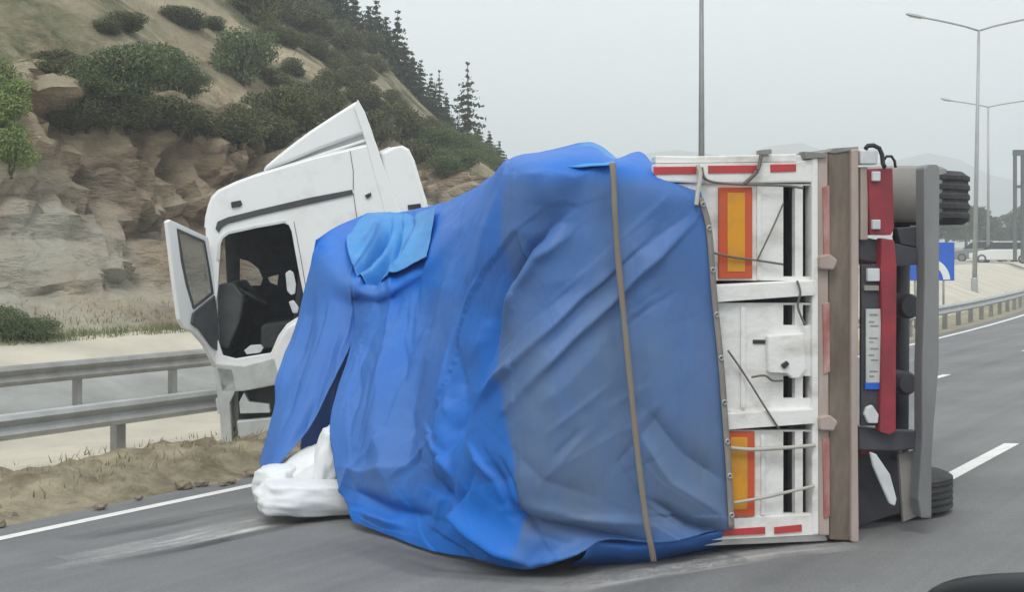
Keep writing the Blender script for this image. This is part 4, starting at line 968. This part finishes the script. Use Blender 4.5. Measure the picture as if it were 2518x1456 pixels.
# folds: (points, width in px, height m)  positive = stands proud towards the road side
folds = [
    ([(1705, 545), (1560, 690), (1400, 840), (1250, 1010)], 15, 0.07), ([(1690, 530), (1540, 640), (1380, 790)], 16, -0.035),
    ([(1590, 590), (1420, 740), (1280, 890), (1160, 1010)], 16, 0.075), ([(1380, 545), (1300, 610), (1250, 690), (1215, 790), (1160, 960), (1090, 1120)], 17, -0.19), ([(1400, 575), (1320, 640), (1275, 710), (1240, 810)], 20, 0.07),
    ([(1245, 430), (1205, 620), (1150, 850), (1075, 1080)], 28, 0.07), ([(1180, 900), (1100, 1060), (1060, 1180)], 14, 0.05), ([(1150, 960), (1095, 1080)], 10, -0.05),
    ([(1085, 1232), (1180, 1300), (1310, 1382)], 24, 0.13), ([(1050, 1150), (1120, 1280), (1200, 1370)], 30, -0.10), ([(1200, 1130), (1230, 1240), (1330, 1330)], 26, -0.09), ([(1310, 1382), (1390, 1355), (1470, 1328)], 16, 0.07),
    ([(1250, 1275), (1400, 1300), (1600, 1335)], 14, -0.06), ([(1280, 1240), (1440, 1275), (1590, 1290)], 22, 0.04),
    ([(1560, 1050), (1650, 1190), (1780, 1270)], 26, 0.06), ([(1590, 1010), (1690, 1120), (1790, 1190)], 30, -0.05), ([(1600, 1230), (1700, 1290), (1790, 1312)], 16, -0.07),
    ([(1330, 700), (1430, 680), (1530, 600)], 60, 0.03), ([(1560, 620), (1640, 640), (1720, 560)], 50, 0.02), ([(1290, 430), (1400, 440), (1500, 415)], 22, 0.05),
    ([(960, 545), (925, 610), (885, 672)], 7, -0.20), ([(985, 545), (945, 630), (905, 690)], 7, -0.22), ([(1012, 545), (970, 630), (922, 690)], 8, -0.25), ([(1035, 560), (1000, 630), (960, 685)], 12, 0.05), ([(930, 545), (880, 610)], 12, 0.05),
    ([(1000, 760), (950, 900), (930, 1050), (960, 1180)], 40, 0.09), ([(1090, 700), (1030, 850), (990, 1000), (1000, 1150)], 44, -0.10), ([(1130, 640), (1080, 800), (1040, 960)], 30, 0.06),
    ([(880, 1210), (960, 1250), (1050, 1270)], 18, -0.07), ([(890, 1260), (980, 1290)], 14, 0.06), ([(840, 1150), (900, 1170), (1000, 1150)], 26, 0.05),
    ([(1320, 1000), (1400, 940), (1500, 820)], 45, 0.03), ([(1250, 1100), (1330, 1180), (1480, 1230)], 45, -0.035),
]
rc = random.Random(21)
for _ in range(46):                                # thin sharp creases down the side sheet
    x, y = rc.uniform(880, 1230), rc.uniform(560, 1150); L = rc.uniform(90, 260); dx = rc.uniform(-0.55, -0.05) if y < 1000 else rc.uniform(-0.9, 0.6)
    folds.append(([(x, y), (x + dx*L*0.5 + rc.uniform(-8, 8), y + L*0.5), (x + dx*L, y + L)], rc.uniform(6, 10), rc.choice((-1, 1))*rc.uniform(0.018, 0.04)))
for _ in range(16):                                # faint ones across the taut tail
    x, y = rc.uniform(1260, 1620), rc.uniform(560, 1250); L = rc.uniform(90, 240)
    folds.append(([(x, y), (x + L*0.75, y - L*rc.uniform(0.3, 0.9))], rc.uniform(7, 12), rc.choice((-1, 1))*rc.uniform(0.006, 0.014)))
for _ in range(10):                                # flap
    x, y = rc.uniform(720, 840), rc.uniform(620, 850); L = rc.uniform(120, 280)
    folds.append(([(x, y), (x - 0.3*L, y + L)], rc.uniform(7, 11), rc.choice((-1, 1))*rc.uniform(0.02, 0.04)))
FB = [(min(p[0] for p in f[0])-3*f[1], max(p[0] for p in f[0])+3*f[1], min(p[1] for p in f[0])-3*f[1], max(p[1] for p in f[0])+3*f[1]) for f in folds]
def sheet(name, rows, nu, nv, mat, parent, dustf, amp=0.006, seed=0.0, hem=0.0):
    C = rows
    vs, fs, du, pxs = [], [], [], []
    for j in range(nv+1):
        v = j/nv
        line = [crsample([C[r][c] for r in range(len(C))], v) for c in range(len(C[0]))]
        for i in range(nu+1):
            vs.append(crsample(line, i/nu))
    def nrm(i, j):
        a = vs[j*(nu+1)+min(i+1, nu)] - vs[j*(nu+1)+max(i-1, 0)]; b = vs[min(j+1, nv)*(nu+1)+i] - vs[max(j-1, 0)*(nu+1)+i]
        n = a.cross(b); n = n.normalized() if n.length > 1e-9 else Vector((0, -1, 0))
        return -n if n.y > 0 else n
    N = [nrm(i, j) for j in range(nv+1) for i in range(nu+1)]
    out = []
    for k, p in enumerate(vs):
        px, py = CX + p.x/p.y*F, CY - (p.z-CAMZ)/p.y*F; h = 0.0
        for (pts, w, a), (bx0, bx1, by0, by1) in zip(folds, FB):
            if px < bx0 or px > bx1 or py < by0 or py > by1: continue
            if px > 1270 and py < 1270: a *= 0.62
            best = 1e9; sd = 0; end = 1
            m = len(pts)-1
            for s in range(m):
                d, s_, u = seg_d(px, py, pts[s], pts[s+1])
                if d < best: best, sd, end = d, s_, (s+u)/m
            if best < w*3:
                taper = min(1.0, 0.25 + 3.2*min(end, 1-end))
                x = best/w; side = 1.6 if sd > 0 else 0.7
                h += 1.2*a*taper*math.exp(-(x*side)**1.15)
        h += amp*fbm((p.x*2.2, p.y*1.2, p.z*1.6+seed), 4) * 1.6
        w1 = fbm((p.x*1.1 + 0.9*p.z, p.y*0.7, (p.z - 0.8*p.x)*0.55 + seed), 3)      # slanting creases
        h += 0.018*(0.35 - abs(w1))
        out.append(p + N[k]*h); du.append(dustf(px, py, p))
    w_ = nu+1
    for j in range(nv):
        for i in range(nu): fs.append((j*w_+i, j*w_+i+1, (j+1)*w_+i+1, (j+1)*w_+i))
    o = obj(name, out, fs, mat, parent, smooth=True, solid=0.006)
    at_ = o.data.attributes.new('dust', 'FLOAT', 'POINT')
    at_.data.foreach_set('value', du)
    return o
tb = ground_px(1180, 1380)
TB = thing('tarpaulin', 'large blue tarpaulin thrown over the spilled load and the trailer tail', 'tarpaulin', tb)
def dust(px, py, p):
    tail = 0.55 + 0.20*smooth01(py, 480, 900)          # the tail sheet carries most of the road dust
    tail -= 0.45*smooth01(py, 1280, 1370); tail -= 0.5*smooth01(470-py, 0, 60)
    side = 0.10 + 0.22*smooth01(-px, -1010, -900)
    side += 0.26*math.exp(-((px-1040+0.25*(py-900))/60)**2)*smooth01(py, 680, 760)
    side -= 0.4*smooth01(py, 1170, 1270)
    if py < 720 and 840 < px < 1090: side -= 0.3*smooth01(720-py, 0, 40)  # pocket kept bluer, sky light put into the colour
    xb = interp([(400, 1246), (600, 1242), (720, 1230), (820, 1226), (900, 1236), (1000, 1246), (1250, 1268), (1400, 1275)], py) + 6*fbm((p.x*3, p.z*3, 6.0), 3)
    f = smooth01(px, xb-9, xb+9)
    return max(0.0, side*(1-f) + tail*f)
rows = [
    # top (far side of the upper edge)
    [at(905, 524, 15.9), at(985, 522, 15.7), at(1085, 500, 14.4), at(1195, 448, 12.2), at(1255, 392, 10.6), at(1335, 374, 10.0), at(1452, 352, 9.7), at(1508, 392, 9.3), at(1575, 374, 9.4), at(1632, 436, 8.95), at(1722, 470, 8.86)],
    [at(866, 676, 13.15), at(938, 694, 12.85), at(1055, 622, 12.3), at(1185, 490, 11.1), at(1248, 420, 9.3), rear(1335, 408, -0.02), rear(1440, 402, 0.02), rear(1510, 412, -0.02), rear(1575, 428, -0.03), rear(1650, 462, -0.07), rear(1728, 500, -0.1)],
    [at(866, 735, 13.05), at(938, 750, 12.6), at(1048, 700, 12.0), at(1162, 600, 10.6), at(1238, 560, 8.9), rear(1325, 560), rear(1430, 560, -0.13), rear(1514, 560), rear(1590, 560, -0.12), rear(1670, 560), rear(1745, 560)],
    [at(868, 845, 12.75), at(935, 850, 12.1), at(1030, 830, 11.3), at(1140, 780, 10.1), at(1222, 740, 8.85), rear(1322, 730), rear(1430, 730, -0.15), rear(1528, 730), rear(1605, 730, -0.14), rear(1690, 730), rear(1758, 720)],
    [at(832, 960, 12.1), at(915, 970, 11.5), at(1015, 960, 10.8), at(1110, 940, 9.8), at(1195, 900, 8.9), rear(1310, 900, -0.16), rear(1430, 900, -0.2), rear(1544, 900, -0.14), rear(1620, 900, -0.18), rear(1705, 890, -0.12), rear(1774, 880)],
    [at(815, 1065, 11.6), at(910, 1085, 11.0), at(1010, 1085, 10.3), at(1080, 1080, 9.5), at(1165, 1060, 8.85), rear(1300, 1060, -0.2), rear(1430, 1060, -0.24), rear(1560, 1060, -0.16), rear(1640, 1060, -0.2), rear(1720, 1050, -0.14), rear(1786, 1040)],
    [at(832, 1180, 11.1), at(920, 1195, 10.6), at(1005, 1200, 10.0), at(1080, 1210, 9.3), at(1165, 1210, 8.75), rear(1290, 1205, -0.22), rear(1430, 1210, -0.26), rear(1576, 1210, -0.18), rear(1655, 1205, -0.2), rear(1730, 1190, -0.15), rear(1795, 1170)],
    [at(872, 1285, 10.65), at(950, 1315, 10.2), at(1030, 1345, 9.65), at(1110, 1368, 9.2), at(1215, 1383, 8.75), at(1320, 1389, 8.5), rear(1462, 1334, -0.2), rear(1594, 1336, -0.18), rear(1670, 1330, -0.2), rear(1740, 1315, -0.15), rear(1802, 1302)],
]
sheet('main_sheet', rows, 310, 220, M['tarp'], TB, dust)
frows = [
    [at(775, 590, 13.9), at(838, 552, 14.6), at(905, 524, 15.85)],
    [at(765, 650, 13.85), at(812, 645, 13.45), at(868, 672, 13.2)],
    [at(742, 745, 13.6), at(800, 750, 13.1), at(872, 760, 12.95)],
    [at(718, 840, 13.3), at(785, 850, 12.7), at(862, 848, 12.75)],
    [at(692, 935, 12.9), at(750, 945, 12.4), at(812, 955, 12.35)],
    [at(666, 1045, 12.5), at(710, 1050, 12.1), at(764, 1045, 12.1)],
    [at(640, 1140, 12.2), at(655, 1160, 11.95), at(690, 1140, 11.9)],
]
sheet('side_flap', frows, 80, 120, M['tarp'], TB, lambda x, y, p: 0.33 - 0.28*smooth01(700-y, 0, 90), seed=4.0)
M['tarp_skylit'] = pmat('tarpaulin_painted_skylight', (0.03, 0.235, 0.60), (0.06, 0.28, 0.62), 2.0, 0.5, spec=0.3)  # same cloth in paler blue, sky light painted into upward faces
sheet('skylit_pocket', [   # sags between the load and the cab; paler sheet stands in for sky light
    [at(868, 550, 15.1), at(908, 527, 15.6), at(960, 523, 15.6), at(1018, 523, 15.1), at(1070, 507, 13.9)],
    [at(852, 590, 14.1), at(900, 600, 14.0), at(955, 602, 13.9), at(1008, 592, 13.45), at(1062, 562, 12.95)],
    [at(864, 648, 13.2), at(888, 682, 12.95), at(930, 690, 12.75), at(990, 666, 12.45), at(1042, 626, 12.1)]], 110, 60, M['tarp_skylit'], TB, lambda x, y, p: 0, seed=2.0)
sheet('skylit_top_band', [  # added patch on the top band, sky light put into its colour
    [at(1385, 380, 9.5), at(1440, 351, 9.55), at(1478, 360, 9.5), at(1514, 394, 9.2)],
    [rear(1375, 408, -0.10), rear(1440, 416, -0.12), rear(1482, 414, -0.12), rear(1512, 405, -0.12)]], 30, 16, M['tarp_skylit'], TB, lambda x, y, p: 0, seed=3.0)
# dark lining seen through the slit and lower tail folds
lrows = [
    [at(850, 800, 13.4), at(900, 800, 13.2)], [at(800, 950, 13.0), at(870, 950, 12.8)], [at(745, 1070, 12.6), at(850, 1070, 12.4)], [at(740, 1120, 12.4), at(850, 1130, 12.2)],
]
sheet('inner_fold', lrows, 20, 30, M['tarp'], TB, lambda x, y, p: 0.5, seed=8.0)
brows = [
    [rear(1440, 1300, -0.10), rear(1560, 1310, -0.08), rear(1680, 1300, -0.08), rear(1790, 1285, -0.06)],
    [rear(1430, 1345, -0.16), rear(1560, 1352, -0.12), rear(1670, 1340, -0.1), rear(1780, 1318, -0.08)],
    [ground_px(1400, 1390), ground_px(1560, 1384), ground_px(1660, 1370), ground_px(1770, 1348)],
]
sheet('tail_hem', brows, 50, 20, M['tarp'], TB, lambda x, y, p: 0.25, seed=12.0)
hem = []
hp2 = [rear(1724, 486, -0.12), rear(1745, 560, -0.12), rear(1758, 720, -0.12), rear(1774, 880, -0.12), rear(1786, 1040, -0.12), rear(1795, 1170, -0.12), rear(1801, 1300, -0.12)]
vs, fs = [], []
for i in range(41):
    c = crsample(hp2, i/40); vs += [c - TU*0.03 - TT*0.012, c + TU*0.012 - TT*0.004]
for i in range(40): fs.append((2*i, 2*i+1, 2*i+3, 2*i+2))
obj('edge_hem', vs, fs, M['hem'], TB, smooth=True, solid=0.006)
for i in range(9):
    c = crsample(hp2, (i+0.5)/9) - TT*0.02 - TU*0.008
    v_, f_ = lathe_geo([(0.010, 0), (0.014, -0.005), (0.019, 0), (0.014, 0.004)], c, TT, 12); obj('eyelet', v_, f_, M['steel'], TB)
# strap over the tail sheet
sp = [(1506, 400, -0.14), (1509, 440, -0.17), (1512, 520, -0.19), (1520, 640, -0.18), (1532, 760, -0.2), (1544, 880, -0.21), (1556, 1000, -0.23), (1566, 1100, -0.25), (1578, 1200, -0.26), (1590, 1290, -0.27), (1600, 1340, -0.27), (1608, 1382, -0.24)]
P = [TP.px(x, y, w-0.015) for x, y, w in sp]; vs, fs = [], []
for i in range(61):
    c = crsample(P, i/60); w = 0.019 + 0.004*fbm((i*0.2, 0, 0))
    tw = 0.3*fbm((i*0.09, 3, 1), 2); d = (TU*math.cos(tw) + TT*math.sin(tw))*w
    vs += [c - d, c + d]
for i in range(60): fs.append((2*i, 2*i+1, 2*i+3, 2*i+2))
st = obj('lashing_strap', vs, fs, M['strap'], origin=P[-1], solid=0.005, smooth=True)
tag(st, 'faded brown webbing strap running down the blue tail sheet', 'strap')
# ropes over the tailgate
def rope(pts, r, mat, label):
    P = [TP.px(x, y, w) for x, y, w in pts]; Q = [crsample(P, i/24) for i in range(25)]
    o = tube('rope', Q, r, mat, None, 6, origin=P[0]); tag(o, label, 'rope', 'ropes over the tailgate')
rope([(1755, 622, -0.05), (1800, 632, -0.05), (1860, 640, -0.04), (1926, 650, -0.04)], 0.008, M['rope'], 'thin dark rope sagging across the upper amber plate')
rope([(1926, 500, -0.03), (1900, 560, -0.04), (1862, 640, -0.045)], 0.006, M['rope'], 'thin rope slanting down from the upper dark slots')
rope([(1716, 406, -0.06), (1722, 430, -0.09), (1716, 470, -0.12), (1712, 505, -0.14)], 0.016, M['pale_rope'], 'pale cord tying the tarpaulin corner to the top rail')
rope([(1830, 452, -0.05), (1862, 420, -0.06), (1872, 378, -0.05)], 0.014, M['rope'], 'brown rope hooked over the top rail above the amber plate')
rope([(1726, 410, -0.07), (1738, 442, -0.07), (1800, 452, -0.05), (1920, 456, -0.05), (1975, 462, -0.04)], 0.009, M['rope'], 'rope lying along the underside of the top rail')
rope([(1795, 1102, -0.07), (1850, 1106, -0.06), (1926, 1102, -0.06), (2004, 1096, -0.05)], 0.014, M['pale_rope'], 'pale taut cord crossing the lower amber plate')
rope([(1800, 1238, -0.07), (1880, 1224, -0.06), (1940, 1210, -0.06), (2002, 1196, -0.05)], 0.011, M['pale_rope'], 'pale cord rising across the lower dark slots')
rope([(1790, 862, -0.05), (1830, 920, -0.05), (1880, 1000, -0.06), (1916, 1056, -0.06)], 0.007, M['rope'], 'thin rope slanting down past the latch box')
rope([(1960, 690, -0.06), (1968, 720, -0.07), (1962, 755, -0.05), (1980, 800, -0.04)], 0.008, M['rope'], 'short rope dangling over the upper cross rail')
rope([(1848, 928, -0.05), (1880, 924, -0.055), (1900, 936, -0.055), (1924, 936, -0.05)], 0.008, M['rope'], 'short rope end under the latch box')

# ------------------------------------------------------------------ spilled load and debris
def sack(name, pts_px, Y, sx, sy, sz, label, rz=0.0, seed=0.0, tilt=0.0):
    c = at(*pts_px, Y)
    bm = bmesh.new(); bmesh.ops.create_cube(bm, size=2.0); bmesh.ops.subdivide_edges(bm, edges=bm.edges, cuts=13, use_grid_fill=True)
    rot = Matrix.Rotation(rz, 3, 'Z') @ Matrix.Rotation(tilt, 3, 'Y'); vs = []
    t, q = to_tq(c); gz_ = -BANK*q + 0.012
    for v in bm.verts:
        p = v.co.copy(); n = p.normalized(); k = 0.52
        p = p.lerp(n*1.25, k)
        d = 1 + 0.12*fbm(p*0.9 + Vector((seed, 0, 0)), 2) + 0.09*abs(fbm(p*1.9 + Vector((0, seed, 3)), 3))
        p = Vector((p.x*sx*d, p.y*sy*d, p.z*sz*d)); p = rot @ p + c
        tt, qq = to_tq(p); g_ = -BANK*qq + 0.012
        if p.z < g_: p.z = g_ + 0.01*random.random()
        vs.append(p)
    bm.verts.index_update(); fs = [tuple(v.index for v in f.verts) for f in bm.faces]; bm.free()
    o = obj(name, vs, fs, M['sack'], origin=(c.x, c.y, gz_), smooth=True)
    return tag(o, label, 'sack', 'white sacks spilled from under the tarpaulin')
sack('cargo_sack', (762, 1222), 11.35, 0.40, 0.26, 0.125, 'long white plastic sack lying on the road below the tarpaulin slit', rz=0.25, seed=1, tilt=0.06)
sack('cargo_sack', (690, 1185), 11.75, 0.17, 0.22, 0.13, 'small white sack end poking out under the tarpaulin flap', rz=-0.3, seed=5)
sack('cargo_sack', (765, 1158), 11.9, 0.26, 0.25, 0.14, 'grey white sack slumped behind the long one in the slit', rz=0.5, seed=9, tilt=-0.5)
sack('cargo_sack', (806, 1120), 11.75, 0.10, 0.2, 0.22, 'upright white sack against the tarpaulin edge', rz=0.2, seed=13, tilt=0.25)
# soil heap ploughed up beside the road
hv, hf = [], []; ts = frange(1.0, 14.5, 0.12); qs = frange(9.95, 13.3, 0.11)
for t in ts:
    for q in qs:
        u = (0.35*smooth01(t, 1.0, 4.5) + 0.65*smooth01(t, 6.0, 9.6))*(1-smooth01(t, 12.2, 14.5)); edge = 10.05 + 0.35*fbm((t*0.9, 0, 0), 4); hi = 10.95 + 0.5*smooth01(t, 3, 6) + 1.5*smooth01(t, 6.5, 9.5) + 0.3*fbm((t*0.8, 4, 0), 3)
        v = smooth01(q, edge, edge+0.9)*(1-smooth01(q, hi-0.7, hi+0.25))
        h = u*v*(0.22 + 0.16*fbm((t*1.1, q*1.3, 2), 4)) + 0.09*u*v*fbm((t*3.5, q*3.5, 5), 5)
        p = road(t, q); p.z = ground_z(t, q) + max(h, 0) - 0.03*(1 if u*v < 0.03 else 0) - 0.02; hv.append(p)
k = len(qs)
for i in range(len(ts)-1):
    for j in range(k-1): hf.append((i*k+j, i*k+j+1, (i+1)*k+j+1, (i+1)*k+j))
hp_ = road(8, 11.5)
o = obj('soil_heap', hv, hf, M['soil'], origin=hp_, smooth=True)
tag(o, 'low heap of brown soil ploughed up between edge line and barrier', 'soil heap')
def gsp3():
    t = random.uniform(3, 13); q = random.uniform(10.3, 12.6)
    return t, q, (lambda t, q: Vector((*road(t, q)[:2], ground_z(t, q) + 0.22*smooth01(t, 6, 9.5) + 0.02)))
tag(grass('heap_grass', gsp3, M['grass'], 700, 0.08), 'dry grass stalks caught in the soil heap', 'grass', kind='stuff')
def clod(t, q, r, seed, label):
    bm = bmesh.new(); bmesh.ops.create_icosphere(bm, subdivisions=2, radius=1.0)
    p0 = road(t, q); p0.z = ground_z(t, q) + 0.02
    vs = [p0 + Vector((v.co.x*r*1.2, v.co.y*r, v.co.z*r*0.7))*(1+0.35*fbm(v.co*1.6+Vector((seed, 0, 0)), 3)) + Vector((0, 0, r*0.3)) for v in bm.verts]
    fs = [tuple(v.index for v in f.verts) for f in bm.faces]; bm.free()
    tag(obj('soil_clod', vs, fs, M['soil'], origin=p0), label, 'clod', 'clods scattered along the soil heap')
for i in range(60):
    clod(random.uniform(3, 13), random.choice((random.uniform(9.95, 10.6), random.uniform(10.3, 12.6))), random.uniform(0.03, 0.09), i*3.1, 'small brown clod lying along the soil heap beside the edge line')
def splinter(x0, y0, x1, y1, label):
    a = ground_px(x0, y0); b = at(x1, y1, a.y + 0.05); d = (b-a).normalized(); s = Vector((d.z, 0, -d.x))*0.018; n = Vector((0, 0.01, 0))
    vs = [a-s-n, a+s-n, a+s+n, a-s+n, b-s*0.5-n, b+s*0.3-n, b+s*0.3+n, b-s*0.5+n]
    vs = [v - d*0.04 for v in vs]
    tag(obj('broken_slat', vs, [(0, 1, 2, 3), (4, 5, 6, 7), (0, 1, 5, 4), (1, 2, 6, 5), (2, 3, 7, 6), (3, 0, 4, 7)], M['wood'], origin=a), label, 'slat')
splinter(446, 1160, 482, 1112, 'pale broken wood slat sticking up from the soil heap')
splinter(505, 1148, 524, 1118, 'shorter pale splinter stuck in the soil beside the cab')

# ------------------------------------------------------------------ the black car beside the camera: its door mirror shows at the bottom
hd = (DX, DY)
cb = road(0.2, -1.0)
C, CPf = car('black_car', cb, hd, M['paint_black'], 'black car whose glossy door mirror shows at the lower edge', scale=1.25, L=3.8, Wd=1.5, Hh=1.5)
mc = Vector((0.434, 1.0, 1.474))
nb, na = 14, 40
vs, fs = [], []
ex = Vector((1, 0.12, 0)).normalized(); ey = Vector((-0.12, 1, 0)).normalized()
def se(x, e): return math.copysign(abs(x)**e, x)
for j in range(nb+1):
    ph = math.pi*j/nb - math.pi/2
    for i in range(na):
        a = 2*math.pi*i/na
        x = se(math.cos(a), 0.42)*se(math.cos(ph), 0.5); z = se(math.sin(a), 0.42)*se(math.cos(ph), 0.5); y = se(math.sin(ph), 0.8)
        x *= (1 + 0.08*z)
        vs.append(mc + ex*x*0.128 + ey*y*0.065 + Vector((0, 0, z*0.08)))
for j in range(nb):
    for i in range(na): fs.append((j*na+i, j*na+(i+1) % na, (j+1)*na+(i+1) % na, (j+1)*na+i))
mh = obj('door_mirror', vs, fs, M['paint_black'], C, smooth=True)
vs = []
for k in (0.0, 0.004):
    for x, z in ((-0.105, -0.06), (0.105, -0.06), (0.105, 0.052), (-0.105, 0.052)): vs.append(mc + ex*x - ey*(0.062+k) + Vector((0, 0, z)))
obj('mirror_glass', vs, [(0, 1, 2, 3), (4, 5, 6, 7), (0, 1, 5, 4), (1, 2, 6, 5), (2, 3, 7, 6), (3, 0, 4, 7)], M['mirror'], mh)
sid = mc - Vector((NX, NY, 0))*0.32 + Vector((0, 0, -0.12))
tube('mirror_stalk', [mc - Vector((0, 0, 0.06)), mc.lerp(sid, 0.5) - Vector((0, 0, 0.05)), sid], 0.03, M['black'], C, 10)

# ------------------------------------------------------------------ haze
hb = [(-1500, -900), (2000, -900), (2000, 1900), (-1500, 1900)]
hz = []
for z in (-30.0, 130.0):
    for x, y in hb: hz.append(Vector((x, y, z)))
hm = bpy.data.materials.new('haze_air'); hm.use_nodes = True; ht = hm.node_tree; ht.nodes.clear()
pv = ht.nodes.new('ShaderNodeVolumePrincipled'); pv.inputs['Color'].default_value = (0.90, 0.95, 1.0, 1); pv.inputs['Density'].default_value = 0.0018; pv.inputs['Anisotropy'].default_value = 0.0
ho = ht.nodes.new('ShaderNodeOutputMaterial'); ht.links.new(pv.outputs[0], ho.inputs['Volume'])
hz_o = obj('haze', hz, [(0, 3, 2, 1), (4, 5, 6, 7), (0, 1, 5, 4), (1, 2, 6, 5), (2, 3, 7, 6), (3, 0, 4, 7)], hm)
hz_o['kind'] = 'stuff'
SC.cycles.volume_bounces = 1
